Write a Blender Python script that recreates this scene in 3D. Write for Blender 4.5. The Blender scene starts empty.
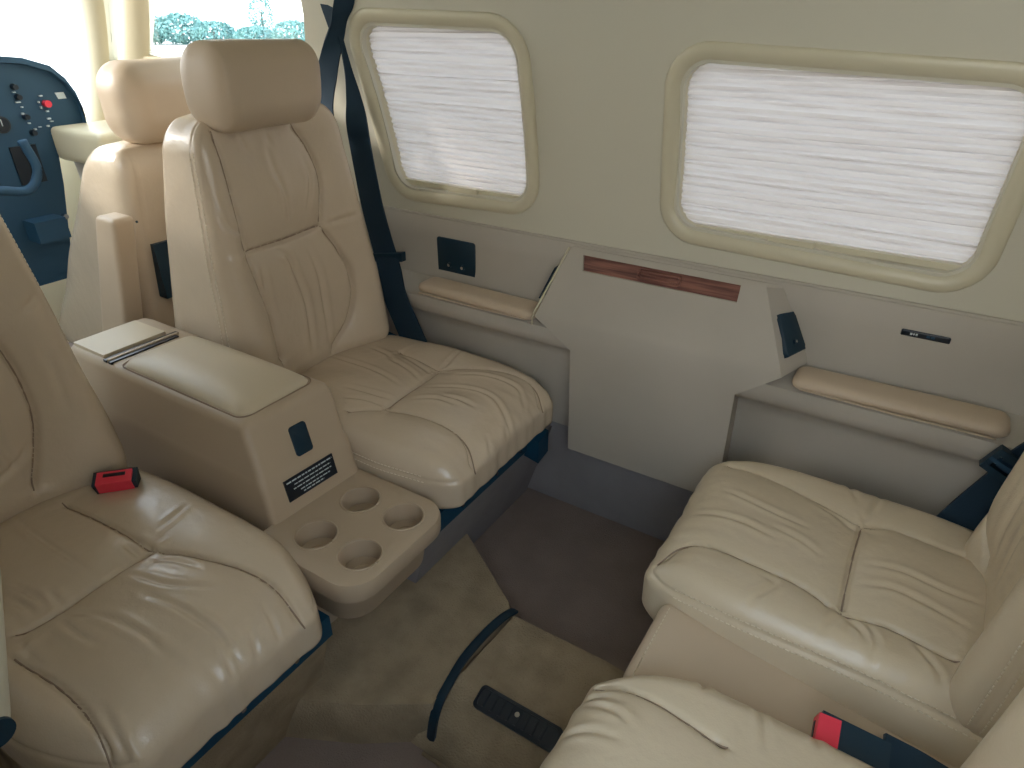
import bpy, bmesh, math, random
import numpy as np
from mathutils import Vector

sc = bpy.context.scene
COL = sc.collection
# ------------------------------------------------------------------ camera
FPX = 668.0
cam_d = bpy.data.cameras.new('camera')
cam = bpy.data.objects.new('camera', cam_d)
COL.objects.link(cam)
cam_d.sensor_fit = 'HORIZONTAL'
cam_d.sensor_width = 36.0
cam_d.lens = 36.0 * FPX / 1024.0
cam_d.clip_start = 0.02
cam_d.clip_end = 500
cam.location = (0, 0, 1.25)
cam.rotation_euler = (math.pi / 2 - math.atan2(374, 668), 0, math.radians(32.5))
sc.camera = cam
# ------------------------------------------------------------------ sky, sun, exposure
world = bpy.data.worlds.new('sky')
sc.world = world
world.use_nodes = True
wn = world.node_tree.nodes
wl = world.node_tree.links
bg = wn['Background']
tc = wn.new('ShaderNodeTexCoord')
sep = wn.new('ShaderNodeSeparateXYZ')
ramp = wn.new('ShaderNodeValToRGB')
wl.new(tc.outputs['Generated'], sep.inputs[0])
wl.new(sep.outputs['Z'], ramp.inputs[0])
ramp.color_ramp.elements[0].position = 0.0
ramp.color_ramp.elements[0].color = (1.0, 0.97, 0.92, 1)
ramp.color_ramp.elements[1].position = 0.6
ramp.color_ramp.elements[1].color = (0.72, 0.86, 1.0, 1)
wl.new(ramp.outputs[0], bg.inputs[0])
bg.inputs[1].default_value = 2.25
sun_d = bpy.data.lights.new('sun', 'SUN')
sun_d.energy = 1.9
sun_d.angle = math.radians(8)
sun_d.color = (1.0, 0.95, 0.88)
sun = bpy.data.objects.new('sun', sun_d)
COL.objects.link(sun)
sun.rotation_euler = Vector((-0.75, -0.46, 0.36)).to_track_quat('Z', 'Y').to_euler()
sc.view_settings.view_transform = 'Standard'
sc.view_settings.look = 'None'
sc.view_settings.gamma = 1.0
sc.view_settings.use_curve_mapping = False
sc.view_settings.exposure = 1.28
random.seed(4)
rng = np.random.default_rng(7)


# ------------------------------------------------------------------ materials
def s2l(c):
    return tuple(((v / 255.0) / 12.92 if v / 255.0 <= 0.04045 else ((v / 255.0 + 0.055) / 1.055) ** 2.4) for v in c)


def mat(name, rgb, rough=0.5, metal=0.0, spec=0.5, bumps=(), vary=0.0, vscale=6.0, trans=None, emit=None, coat=0.0, rgb2=None):
    """bumps: (kind, scale, strength, distance)"""
    m = bpy.data.materials.new(name)
    m.use_nodes = True
    n = m.node_tree.nodes
    l = m.node_tree.links
    b = n['Principled BSDF']
    c = s2l(rgb)
    b.inputs['Base Color'].default_value = (*c, 1)
    b.inputs['Roughness'].default_value = rough
    b.inputs['Metallic'].default_value = metal
    b.inputs['Specular IOR Level'].default_value = spec
    b.inputs['Coat Weight'].default_value = coat
    t = n.new('ShaderNodeTexCoord')
    if vary > 0 or rgb2:
        nz = n.new('ShaderNodeTexNoise')
        nz.inputs['Scale'].default_value = vscale
        nz.inputs['Detail'].default_value = 5
        l.new(t.outputs['Object'], nz.inputs['Vector'])
        mx = n.new('ShaderNodeMix')
        mx.data_type = 'RGBA'
        c2 = s2l(rgb2) if rgb2 else tuple(v * (1 - vary) for v in c)
        mx.inputs[6].default_value = (*c, 1)
        mx.inputs[7].default_value = (*c2, 1)
        mr = n.new('ShaderNodeMapRange')
        mr.inputs[1].default_value = 0.38
        mr.inputs[2].default_value = 0.66
        l.new(nz.outputs[0], mr.inputs[0])
        l.new(mr.outputs[0], mx.inputs[0])
        l.new(mx.outputs[2], b.inputs['Base Color'])
    prev = None
    for kind, scale, strength, dist in bumps:
        if kind == 'noise':
            tx = n.new('ShaderNodeTexNoise')
            tx.inputs['Detail'].default_value = 4
        else:
            tx = n.new('ShaderNodeTexVoronoi')
        tx.inputs['Scale'].default_value = scale
        l.new(t.outputs['Object'], tx.inputs['Vector'])
        bp = n.new('ShaderNodeBump')
        bp.inputs['Strength'].default_value = strength
        bp.inputs['Distance'].default_value = dist
        l.new(tx.outputs[0], bp.inputs['Height'])
        if prev:
            l.new(prev.outputs[0], bp.inputs['Normal'])
        prev = bp
    if prev:
        l.new(prev.outputs[0], b.inputs['Normal'])
    if emit:
        b.inputs['Emission Color'].default_value = (*s2l(emit[0]), 1)
        b.inputs['Emission Strength'].default_value = emit[1]
    return m


LB = (('noise', 9, 0.35, 0.012), ('noise', 38, 0.25, 0.004), ('voronoi', 420, 0.12, 0.001))
M = {}
M['leather'] = mat('tan_leather', (208, 190, 167), 0.26, spec=0.55, bumps=LB, vary=0.10, vscale=3)
M['leather_aft'] = mat('cream_leather', (212, 195, 168), 0.30, spec=0.55, bumps=LB, vary=0.08, vscale=3)
M['leather_plain'] = mat('smooth_tan_leather', (202, 182, 158), 0.45, spec=0.45, bumps=(('voronoi', 420, 0.1, 0.001),), vary=0.05)
M['console'] = mat('console_plastic', (184, 165, 142), 0.45, bumps=(('noise', 300, 0.1, 0.001),))
M['pad'] = mat('lid_vinyl', (205, 190, 165), 0.4, bumps=(('voronoi', 500, 0.1, 0.001),))
M['stitch'] = mat('stitch_thread', (224, 212, 190), 0.8)
M['seam'] = mat('dark_seam', (150, 130, 112), 0.8)
M['wall'] = mat('painted_wall', (206, 201, 183), 0.55, bumps=(('noise', 250, 0.08, 0.001),))
M['panel'] = mat('grey_side_panel', (186, 178, 166), 0.75, bumps=(('noise', 220, 0.15, 0.001),), vary=0.07, vscale=4)
M['frame'] = mat('window_frame_plastic', (208, 200, 174), 0.35)
M['trim'] = mat('cream_trim', (222, 208, 176), 0.42)
M['carpet'] = mat('brown_carpet', (176, 158, 132), 0.95, spec=0.1, bumps=(('noise', 260, 0.9, 0.004), ('noise', 40, 0.4, 0.004)), vary=0.25, vscale=14)
M['floorc'] = mat('footwell_carpet', (146, 130, 122), 0.95, spec=0.1, bumps=(('noise', 300, 0.8, 0.003),), vary=0.12, vscale=10)
M['riser'] = mat('grey_riser_carpet', (150, 146, 148), 0.95, spec=0.1, bumps=(('noise', 300, 0.6, 0.002),), vary=0.1, vscale=10)
M['navy'] = mat('dark_blue_plastic', (6, 44, 62), 0.5)
M['frame_blue'] = mat('dark_blue_steel', (4, 62, 88), 0.5)
M['web'] = mat('seat_belt_webbing', (6, 42, 62), 0.75, bumps=(('noise', 400, 0.4, 0.001),))
M['red'] = mat('red_button', (236, 62, 84), 0.35)
M['chrome'] = mat('chrome', (200, 200, 205), 0.2, metal=1)
M['white'] = mat('white_print', (205, 215, 220), 0.7)
M['dash'] = mat('hazed_panel_plastic', (36, 74, 100), 0.6)  # base colour lifted towards blue to paint in the cockpit haze
M['outlet'] = mat('outlet_plastic', (38, 46, 56), 0.4)
M['dash2'] = mat('black_instrument', (8, 22, 36), 0.3)
M['glass_dark'] = mat('screen_glass', (14, 30, 46), 0.15)
M['ground'] = mat('pale_concrete', (225, 222, 214), 0.9, vary=0.08, vscale=0.4)
M['leaf'] = mat('hazed_leaves', (104, 146, 146), 0.8, rgb2=(128, 168, 160), vscale=2)  # pale bluish foliage: the haze of distance is put into the leaf colour
M['bark'] = mat('tree_bark', (110, 100, 90), 0.9)


def wood():
    m = mat('walnut_veneer', (150, 92, 76), 0.35)
    n = m.node_tree.nodes
    l = m.node_tree.links
    t = n.new('ShaderNodeTexCoord')
    mp = n.new('ShaderNodeMapping')
    mp.inputs['Scale'].default_value = (3, 60, 60)
    w = n.new('ShaderNodeTexNoise')
    w.inputs['Scale'].default_value = 3
    w.inputs['Detail'].default_value = 6
    r = n.new('ShaderNodeValToRGB')
    r.color_ramp.elements[0].position = 0.35
    r.color_ramp.elements[0].color = (*s2l((88, 54, 50)), 1)
    r.color_ramp.elements[1].position = 0.65
    r.color_ramp.elements[1].color = (*s2l((146, 100, 88)), 1)
    l.new(t.outputs['Object'], mp.inputs[0])
    l.new(mp.outputs[0], w.inputs[0])
    l.new(w.outputs[0], r.inputs[0])
    l.new(r.outputs[0], n['Principled BSDF'].inputs['Base Color'])
    return m


M['wood'] = wood()


def shade_mat():
    m = bpy.data.materials.new('pleated_shade_fabric')
    m.use_nodes = True
    n = m.node_tree.nodes
    l = m.node_tree.links
    n.remove(n['Principled BSDF'])
    d = n.new('ShaderNodeBsdfDiffuse')
    d.inputs[0].default_value = (*s2l((232, 222, 218)), 1)
    t = n.new('ShaderNodeBsdfTranslucent')
    t.inputs[0].default_value = (0.255, 0.235, 0.227, 1)
    a = n.new('ShaderNodeMixShader')
    a.inputs[0].default_value = 0.5
    tx = n.new('ShaderNodeTexCoord')
    mp = n.new('ShaderNodeMapping')
    mp.inputs['Scale'].default_value = (4, 1, 160)
    nz = n.new('ShaderNodeTexNoise')
    nz.inputs['Scale'].default_value = 1.0
    nz.inputs['Detail'].default_value = 3
    bp = n.new('ShaderNodeBump')
    bp.inputs['Strength'].default_value = 0.35
    bp.inputs['Distance'].default_value = 0.004
    l.new(tx.outputs['Object'], mp.inputs[0])
    l.new(mp.outputs[0], nz.inputs[0])
    l.new(nz.outputs[0], bp.inputs['Height'])
    l.new(bp.outputs[0], d.inputs['Normal'])
    l.new(d.outputs[0], a.inputs[1])
    l.new(t.outputs[0], a.inputs[2])
    l.new(a.outputs[0], n['Material Output'].inputs[0])
    return m


M['shade'] = shade_mat()


def glass_mat():
    m = bpy.data.materials.new('window_glass')
    m.use_nodes = True
    n = m.node_tree.nodes
    l = m.node_tree.links
    n.remove(n['Principled BSDF'])
    t = n.new('ShaderNodeBsdfTransparent')
    t.inputs[0].default_value = (0.96, 0.97, 0.97, 1)
    g = n.new('ShaderNodeBsdfGlossy')
    g.inputs['Roughness'].default_value = 0.03
    a = n.new('ShaderNodeMixShader')
    f = n.new('ShaderNodeLayerWeight')
    pw = n.new('ShaderNodeMath')
    pw.operation = 'POWER'
    pw.inputs[1].default_value = 5.0
    l.new(f.outputs['Facing'], pw.inputs[0])
    ml = n.new('ShaderNodeMath')
    ml.operation = 'MULTIPLY_ADD'
    ml.inputs[1].default_value = 0.5
    ml.inputs[2].default_value = 0.03
    l.new(pw.outputs[0], ml.inputs[0])
    l.new(ml.outputs[0], a.inputs[0])
    l.new(t.outputs[0], a.inputs[1])
    l.new(g.outputs[0], a.inputs[2])
    l.new(a.outputs[0], n['Material Output'].inputs[0])
    return m


M['glass'] = glass_mat()


# ------------------------------------------------------------------ object helpers
def tag(o, label=None, cat=None, group=None, kind=None):
    if label:
        o['label'] = label
    if cat:
        o['category'] = cat
    if group:
        o['group'] = group
    if kind:
        o['kind'] = kind
    return o


def thing(name, loc, label, cat, group=None, kind=None):
    o = bpy.data.objects.new(name, None)
    COL.objects.link(o)
    o.location = loc
    o.empty_display_size = 0.05
    return tag(o, label, cat, group, kind)


def origin(p):
    v = Vector((0, 0, 0))
    while p is not None:
        v = v + p.location
        p = p.parent
    return v


def link(me, name, m, parent=None, loc=None):
    """mesh given in world coordinates; re-based onto its parent or onto loc"""
    o = bpy.data.objects.new(name, me)
    COL.objects.link(o)
    if m is not None:
        me.materials.append(m)
    if parent is not None:
        o.parent = parent
        off = origin(parent)
    else:
        off = Vector(loc) if loc is not None else Vector((0, 0, 0))
        o.location = off
    if off.length > 0:
        n = len(me.vertices)
        a = np.empty(n * 3, np.float32)
        me.vertices.foreach_get('co', a)
        a = a.reshape(-1, 3) - np.array(off, np.float32)
        me.vertices.foreach_set('co', a.ravel())
    me.update()
    return o


def mesh_np(name, V, F, m, parent=None, smooth=True, loc=None):
    me = bpy.data.meshes.new(name)
    V = np.asarray(V, dtype=np.float32)
    if isinstance(F, np.ndarray):
        me.vertices.add(len(V))
        me.vertices.foreach_set('co', V.ravel())
        me.loops.add(F.size)
        me.loops.foreach_set('vertex_index', F.astype(np.int32).ravel())
        me.polygons.add(len(F))
        me.polygons.foreach_set('loop_start', np.arange(0, F.size, F.shape[1], dtype=np.int32))
        me.update(calc_edges=True)
        me.validate()
    else:
        me.from_pydata([tuple(map(float, v)) for v in V], [], F)
    if smooth:
        me.polygons.foreach_set('use_smooth', np.ones(len(me.polygons), bool))
    return link(me, name, m, parent, loc)


def bm_obj(name, bm, m, parent=None, smooth=False, loc=None, sharp=35, bevel=0, seg=2):
    if bevel > 0:
        es = [e for e in bm.edges if e.is_manifold and e.calc_face_angle(0) > math.radians(25)]
        bmesh.ops.bevel(bm, geom=es, offset=bevel, segments=seg, profile=0.6, affect='EDGES', clamp_overlap=True)
        smooth = True
    bmesh.ops.recalc_face_normals(bm, faces=bm.faces)
    if smooth:
        for f in bm.faces:
            f.smooth = True
        for e in bm.edges:
            if e.is_manifold and e.calc_face_angle(0) > math.radians(sharp):
                e.smooth = False
    me = bpy.data.meshes.new(name)
    bm.to_mesh(me)
    bm.free()
    return link(me, name, m, parent, loc)


def box_bm(lo, hi, bm=None):
    bm = bm or bmesh.new()
    vs = [bm.verts.new((x, y, z)) for x in (lo[0], hi[0]) for y in (lo[1], hi[1]) for z in (lo[2], hi[2])]
    for f in ((0, 1, 3, 2), (4, 6, 7, 5), (0, 4, 5, 1), (2, 3, 7, 6), (0, 2, 6, 4), (1, 5, 7, 3)):
        bm.faces.new([vs[i] for i in f])
    return bm


def hexa_bm(p, bm=None):
    """p: 8 points, bottom ring 0-3, top ring 4-7"""
    bm = bm or bmesh.new()
    vs = [bm.verts.new(q) for q in p]
    for f in ((3, 2, 1, 0), (4, 5, 6, 7), (0, 1, 5, 4), (1, 2, 6, 5), (2, 3, 7, 6), (3, 0, 4, 7)):
        bm.faces.new([vs[i] for i in f])
    return bm


def loft_bm(rings, bm=None, cap=True, closed=True):
    bm = bm or bmesh.new()
    R = [[bm.verts.new(tuple(p)) for p in r] for r in rings]
    n = len(R[0])
    for a, b in zip(R[:-1], R[1:]):
        for i in range(n if closed else n - 1):
            j = (i + 1) % n
            bm.faces.new((a[i], a[j], b[j], b[i]))
    if cap:
        bm.faces.new(list(reversed(R[0])))
        bm.faces.new(R[-1])
    return bm


def rrect(x0, y0, x1, y1, r, n=8):
    """rounded rectangle outline, r may be 4 radii from (x0,y0) round to (x0,y1)"""
    rr = r if isinstance(r, (tuple, list)) else (r,) * 4
    out = []
    for (cx, cy, a0, q) in ((x0, y0, 180, rr[0]), (x1, y0, 270, rr[1]), (x1, y1, 0, rr[2]), (x0, y1, 90, rr[3])):
        ox = cx + q if cx == x0 else cx - q
        oy = cy + q if cy == y0 else cy - q
        for k in range(n + 1):
            a = math.radians(a0 + 90 * k / n)
            out.append((ox + q * math.cos(a), oy + q * math.sin(a)))
    return out


def smooth_poly(pts, step=0.003):
    """Catmull-Rom resample"""
    P = np.array(pts, float)
    if len(P) == 2:
        n = max(2, int(np.linalg.norm(P[1] - P[0]) / step))
        t = np.linspace(0, 1, n)[:, None]
        return P[0] * (1 - t) + P[1] * t
    E = np.vstack([2 * P[0] - P[1], P, 2 * P[-1] - P[-2]])
    out = []
    for i in range(1, len(E) - 2):
        p0, p1, p2, p3 = E[i - 1:i + 3]
        n = max(2, int(np.linalg.norm(p2 - p1) / step))
        t = np.linspace(0, 1, n, endpoint=False)[:, None]
        out.append(0.5 * ((2 * p1) + (-p0 + p2) * t + (2 * p0 - 5 * p1 + 4 * p2 - p3) * t ** 2 + (-p0 + 3 * p1 - 3 * p2 + p3) * t ** 3))
    out.append(P[-1:])
    return np.vstack(out)


def tube(name, pts, r, m, parent=None, n=8, loc=None, step=0.01, raw=False):
    P = np.array(pts, float) if raw else smooth_poly(pts, step)
    T = np.gradient(P, axis=0)
    T /= np.linalg.norm(T, axis=1)[:, None] + 1e-9
    up = np.array([0.13, 0.21, 1.0])
    V = []
    for p, t in zip(P, T):
        a = np.cross(t, up)
        a /= np.linalg.norm(a) + 1e-9
        b = np.cross(t, a)
        for k in range(n):
            w = 2 * math.pi * k / n
            V.append(p + r * (a * math.cos(w) + b * math.sin(w)))
    F = []
    for i in range(len(P) - 1):
        for k in range(n):
            j = (k + 1) % n
            F.append((i * n + k, i * n + j, (i + 1) * n + j, (i + 1) * n + k))
    F.append(tuple(reversed(range(n))))
    F.append(tuple(range((len(P) - 1) * n, len(P) * n)))
    return mesh_np(name, V, F, m, parent, True, loc)


def ribbon(name, pts, wdirs, width, m, parent=None, th=0.0022, loc=None, step=0.008):
    """flat strap: centre line, width direction at each control point, width number or list"""
    n0 = len(pts)
    w0 = width if isinstance(width, (list, tuple)) else [width] * n0
    A = np.hstack([np.array(pts, float), np.array(wdirs, float), np.array(w0, float)[:, None]])
    A = smooth_poly(A, step)
    P, D, W = A[:, :3], A[:, 3:6], A[:, 6:7]
    D = D / np.linalg.norm(D, axis=1)[:, None]
    T = np.gradient(P, axis=0)
    T /= np.linalg.norm(T, axis=1)[:, None] + 1e-9
    N = np.cross(T, D)
    N /= np.linalg.norm(N, axis=1)[:, None] + 1e-9
    bm = bmesh.new()
    R = []
    for p, d, w, nn in zip(P, D, W, N):
        R.append([bm.verts.new(p + d * w * s * 0.5 + nn * th * t) for s, t in ((-1, -1), (-1, 1), (0, 1.6), (1, 1), (1, -1), (0, -0.4))])
    for a, b in zip(R[:-1], R[1:]):
        for i in range(6):
            j = (i + 1) % 6
            bm.faces.new((a[i], a[j], b[j], b[i]))
    bm.faces.new(R[0])
    bm.faces.new(list(reversed(R[-1])))
    return bm_obj(name, bm, m, parent, True, loc, sharp=50)


def cyl_bm(c, axis, r, h, n=24, bm=None, r2=None):
    bm = bm or bmesh.new()
    ax = Vector(axis).normalized()
    a = ax.orthogonal().normalized()
    b = ax.cross(a)
    c = Vector(c)
    r2 = r if r2 is None else r2
    lo = [c + r * (a * math.cos(2 * math.pi * k / n) + b * math.sin(2 * math.pi * k / n)) for k in range(n)]
    hi = [c + ax * h + r2 * (a * math.cos(2 * math.pi * k / n) + b * math.sin(2 * math.pi * k / n)) for k in range(n)]
    return loft_bm([lo, hi], bm)


def cut(o, cutters):
    """exact boolean difference, baked into the mesh; the cutters are removed"""
    for c in cutters:
        md = o.modifiers.new('cut', 'BOOLEAN')
        md.operation = 'DIFFERENCE'
        md.solver = 'EXACT'
        md.object = c
    bpy.context.view_layer.update()
    dg = bpy.context.evaluated_depsgraph_get()
    me = bpy.data.meshes.new_from_object(o.evaluated_get(dg))
    o.modifiers.clear()
    old = o.data
    o.data = me
    me.name = old.name
    bpy.data.meshes.remove(old)
    for c in cutters:
        d = c.data
        bpy.data.objects.remove(c)
        bpy.data.meshes.remove(d)
    return o


def resharp(o, ang=35, smooth=True):
    bm = bmesh.new()
    bm.from_mesh(o.data)
    for f in bm.faces:
        f.smooth = smooth
    for e in bm.edges:
        e.smooth = not (e.is_manifold and e.calc_face_angle(0) > math.radians(ang))
    bm.to_mesh(o.data)
    bm.free()


def rounded_grid(h, r, step):
    """welded quad grid over a rounded box; returns points, normals, faces"""
    h = np.array(h, float)
    r = np.array(r, float)
    n = np.maximum(4, np.ceil(2 * h / step).astype(int))
    Ps, Fs, off = [], [], 0
    for ax in range(3):
        u, v = [(1, 2), (2, 0), (0, 1)][ax]
        U, Vv = np.meshgrid(np.linspace(-h[u], h[u], n[u] + 1), np.linspace(-h[v], h[v], n[v] + 1), indexing='ij')
        for s in (-1, 1):
            P = np.zeros((U.size, 3))
            P[:, ax] = s * h[ax]
            P[:, u] = U.ravel()
            P[:, v] = Vv.ravel()
            idx = np.arange(U.size).reshape(U.shape)
            q = np.stack([idx[:-1, :-1], idx[1:, :-1], idx[1:, 1:], idx[:-1, 1:]], -1).reshape(-1, 4)
            if s < 0:
                q = q[:, ::-1]
            Ps.append(P)
            Fs.append(q + off)
            off += U.size
    P = np.vstack(Ps)
    F = np.vstack(Fs)
    key = np.round(P * 1e5).astype(np.int64)
    _, first, inv = np.unique(key, axis=0, return_index=True, return_inverse=True)
    P = P[first]
    F = inv.ravel()[F]
    inner = np.clip(P, -(h - r), h - r)
    d = (P - inner) / r
    L = np.linalg.norm(d, axis=1)[:, None]
    d = d / np.maximum(L, 1e-9)
    N = d / r
    N /= np.linalg.norm(N, axis=1)[:, None]
    return inner + d * r, N, F


def crease_field(Q, creases, sd=0.0085, sw=0.0036, wd=0.0034, ww=0.0046, puff=0.009, pw=0.032):
    """height change for 2-D points Q from seams (S) and wrinkles (W)"""
    D = np.zeros(len(Q))
    for kind, pts in creases:
        L = smooth_poly(pts, 0.004)
        m = len(L)
        t = np.linspace(0, 1, m)
        reach = 3 * pw if kind == 'S' else 5 * ww
        lo, hi = L.min(0) - reach, L.max(0) + reach
        sel = np.where((Q[:, 0] > lo[0]) & (Q[:, 0] < hi[0]) & (Q[:, 1] > lo[1]) & (Q[:, 1] < hi[1]))[0]
        if len(sel) == 0:
            continue
        best = np.full(len(sel), 1e9)
        arg = np.zeros(len(sel), int)
        q = Q[sel]
        for k in range(m):
            dd = (q[:, 0] - L[k, 0]) ** 2 + (q[:, 1] - L[k, 1]) ** 2
            c = dd < best
            best[c] = dd[c]
            arg[c] = k
        d = np.sqrt(best)
        tt = t[arg]
        if kind == 'S':
            e = np.clip(np.minimum(tt, 1 - tt) * 12 + 0.35, 0, 1)
            D[sel] -= e * (sd * np.exp(-(d / sw) ** 2) + puff * np.exp(-(d / pw) ** 1.2))
        else:
            e = np.sin(np.pi * np.clip(tt, 0.02, 0.98)) ** 0.7
            D[sel] += e * (-wd * np.exp(-(d / ww) ** 2) + 0.55 * wd * np.exp(-((d - 2.2 * ww) / (1.4 * ww)) ** 2))
    return D


def sstep(a, b, x):
    t = np.clip((x - a) / (b - a), 0, 1)
    return t * t * (3 - 2 * t)


def lump(Q, seed, scale=9.0, amp=0.0015):
    g = np.random.default_rng(seed)
    out = np.zeros(len(Q))
    for _ in range(10):
        k = g.normal(size=3) * scale
        out += np.sin(Q @ k + g.uniform(0, 6.28))
    return out * amp / 3


def stitch_line(name, pts, m, parent, dash=0.006, gap=0.003, r=0.0009, lift=0.0006, surf=None):
    """thread along a line snapped to a surface's vertices"""
    P = smooth_poly(pts, 0.0015)
    if surf is not None:
        out = []
        for p in P:
            i = np.argmin(((surf - p) ** 2).sum(1))
            out.append(surf[i])
        P = np.array(out)
        k = np.ones(9) / 9
        P = np.stack([np.convolve(np.pad(P[:, a], 4, mode='edge'), k, 'valid') for a in range(3)], 1)
    seg = np.linalg.norm(np.diff(P, axis=0), axis=1)
    s = np.concatenate([[0], np.cumsum(seg)])
    V, F = [], []
    pos = 0.0
    while pos + dash < s[-1]:
        ab = [np.array([np.interp(x, s, P[:, a]) for a in range(3)]) for x in (pos, pos + dash)]
        t = ab[1] - ab[0]
        t = t / (np.linalg.norm(t) + 1e-9)
        a = np.cross(t, (0.1, 0.2, 1))
        a /= np.linalg.norm(a) + 1e-9
        b = np.cross(t, a)
        o = len(V)
        for e in ab:
            for k in range(5):
                w = 2 * math.pi * k / 5
                V.append(e + np.array([0, 0, lift]) + r * (a * math.cos(w) + b * math.sin(w)))
        for k in range(5):
            j = (k + 1) % 5
            F.append((o + k, o + j, o + 5 + j, o + 5 + k))
        F.append(tuple(o + k for k in range(4, -1, -1)))
        F.append(tuple(o + 5 + k for k in range(5)))
        pos += dash + gap
    return mesh_np(name, V, F, m, parent, True)


def seam_threads(parent, S, axis, creases, r=0.0015):
    """dark sewn seam lying in each groove of an upholstered surface"""
    ij = [a for a in range(3) if a != axis]
    Q = S[:, ij]
    for _, pts in creases:
        L = smooth_poly(pts, 0.005)
        out = []
        for p in L:
            d = ((Q - p) ** 2).sum(1)
            k = np.argpartition(d, 4)[:4]
            if d[k].min() > 0.012 ** 2:
                continue
            w = 1 / (d[k] + 1e-6)
            q = np.zeros(3)
            q[ij] = p
            q[axis] = (S[k, axis] * w).sum() / w.sum()
            out.append(q)
        if len(out) < 4:
            continue
        out = np.array(out)
        k = np.ones(5) / 5
        out = np.stack([np.convolve(np.pad(out[:, a], 2, mode='edge'), k, 'valid') for a in range(3)], 1)
        tube('seam', out, r, M['seam'], parent, n=6, raw=True)


def yw(z):
    """cabin side wall: distance from the axis at height z"""
    s = max(z - 0.75, 0)
    return 1.42 - 0.03 * s - 0.3 * s * s


CY = 0.68          # cabin centre line

# =================================================================== THE SETTING
def wall_shell(name, sign, x0, x1, cutters_xz, m):
    """curved side wall, 4 cm thick, from floor to roof edge. sign=+1 starboard, -1 port"""
    zs = [-0.02, 0.4, 0.75] + [0.75 + 0.05 * k for k in range(1, 15)]
    prof = [(yw(z), z) for z in zs]
    out = [(y + 0.045, z) for y, z in prof]
    ring = prof + out[::-1]
    if sign < 0:
        ring = [(2 * CY - y, z) for y, z in ring]
    bm = loft_bm([[(x0, y, z) for y, z in ring], [(x1, y, z) for y, z in ring]])
    o = bm_obj(name, bm, m)
    cs = []
    for outl in cutters_xz:
        ya, yb = (1.0, 1.7) if sign > 0 else (-0.4, 0.36)
        cb = loft_bm([[(x, ya, z) for x, z in outl], [(x, yb, z) for x, z in outl]])
        cs.append(bm_obj('cutter', cb, None))
    cut(o, cs)
    resharp(o, 30)
    return tag(o, kind='structure')


def rquad(c, r, n=8):
    c = [Vector(p) for p in c]
    pts = []
    for i in range(4):
        p, a, b = c[i], (c[i - 1] - c[i]).normalized(), (c[(i + 1) % 4] - c[i]).normalized()
        half = a.angle(b) / 2
        d = r / math.tan(half)
        ce = p + (a + b).normalized() * (r / math.sin(half))
        v1, v2 = p + a * d - ce, p + b * d - ce
        for k in range(n + 1):
            v = v1.lerp(v2, k / n)
            pts.append(tuple(ce + v.normalized() * r))
    return pts


W1 = rquad([(-1.272, 0.826), (-0.858, 0.838), (-0.855, 1.208), (-1.305, 1.220)], 0.055)
W2 = rquad([(-0.478, 0.840), (0.076, 0.824), (0.090, 1.143), (-0.478, 1.166)], 0.050)
CW = [(-2.28, 1.135), (-1.555, 1.045), (-1.47, 1.24), (-1.44, 1.34), (-2.06, 1.34)]
FR = [(-3.10, 0.80), (-2.89, 0.80), (-2.49, 1.278), (-2.42, 1.36), (-2.36, 1.46), (-3.10, 1.46)]
SL = [(-2.492, 1.10), (-2.418, 1.10), (-2.19, 1.34), (-2.28, 1.34)]
wall_s = wall_shell('wall_right', 1, -3.05, 1.0, [W1, W2, CW, SL, FR], M['wall'])
wall_p = wall_shell('wall_left', -1, -3.05, 1.0, [CW, [(-0.16, 0.80), (0.62, 0.80), (0.62, 1.42), (-0.16, 1.42)]], M['wall'])

# ceiling: shallow vault between the walls
yr = yw(1.45)
ring = []
for k in range(17):
    a = math.pi * k / 16
    ring.append((CY + (yr - CY) * math.cos(a), 1.43 + 0.14 * math.sin(a)))
ring2 = [(CY + (y - CY) * 1.06, z + 0.05) for y, z in ring]
rg = ring + ring2[::-1]
tag(bm_obj('ceiling', loft_bm([[(x, y, z) for y, z in rg] for x in (-2.45, 1.0)]), M['wall'], None, True), kind='structure')
tag(bm_obj('wall_back', box_bm((1.0, -0.1, -0.02), (1.05, 1.5, 1.6)), M['wall']), kind='structure')

# floor with the two footwells
tag(bm_obj('floor', box_bm((-3.05, -0.1, -0.06), (1.0, 1.46, 0.0)), M['floorc']), kind='structure')
# carpeted risers that close the starboard well
tag(bm_obj('baseboard_right', box_bm((-1.40, 1.372, 0.0), (1.0, 1.40, 0.262)), M['riser'], bevel=0.004), kind='structure')
# nose firewall under the windshield and the windshield surround
ring = [(0.10, 0.96), (0.16, 1.12), (0.42, 1.22), (CY, 1.26), (1.20, 1.30), (1.30, 1.16), (1.335, 0.9), (1.335, 0.80), (0.10, 0.80)]
bm = hexa_bm([(-3.05, -0.06, 0), (-3.01, -0.06, 0), (-3.01, 1.46, 0), (-3.05, 1.46, 0),
              (-3.05, -0.06, 0.80), (-3.01, -0.06, 0.80), (-3.01, 1.46, 0.80), (-3.05, 1.46, 0.80)])
wf = bm_obj('wall_front', bm, M['trim'])
tag(wf, kind='structure')
# windshield: one raked pane held in the surround
ws = thing('window_5', (-2.9, CY, 0.80), None, None, kind='structure')
bm = loft_bm([[(-3.02, 0.0, 0.80), (-3.02, 1.40, 0.80), (-2.42, 1.33, 1.36), (-2.42, 0.03, 1.36)],
              [(-3.024, 0.0, 0.80), (-3.024, 1.40, 0.80), (-2.424, 1.33, 1.36), (-2.424, 0.03, 1.36)]])
bm_obj('glass', bm, M['glass'], ws)


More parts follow.
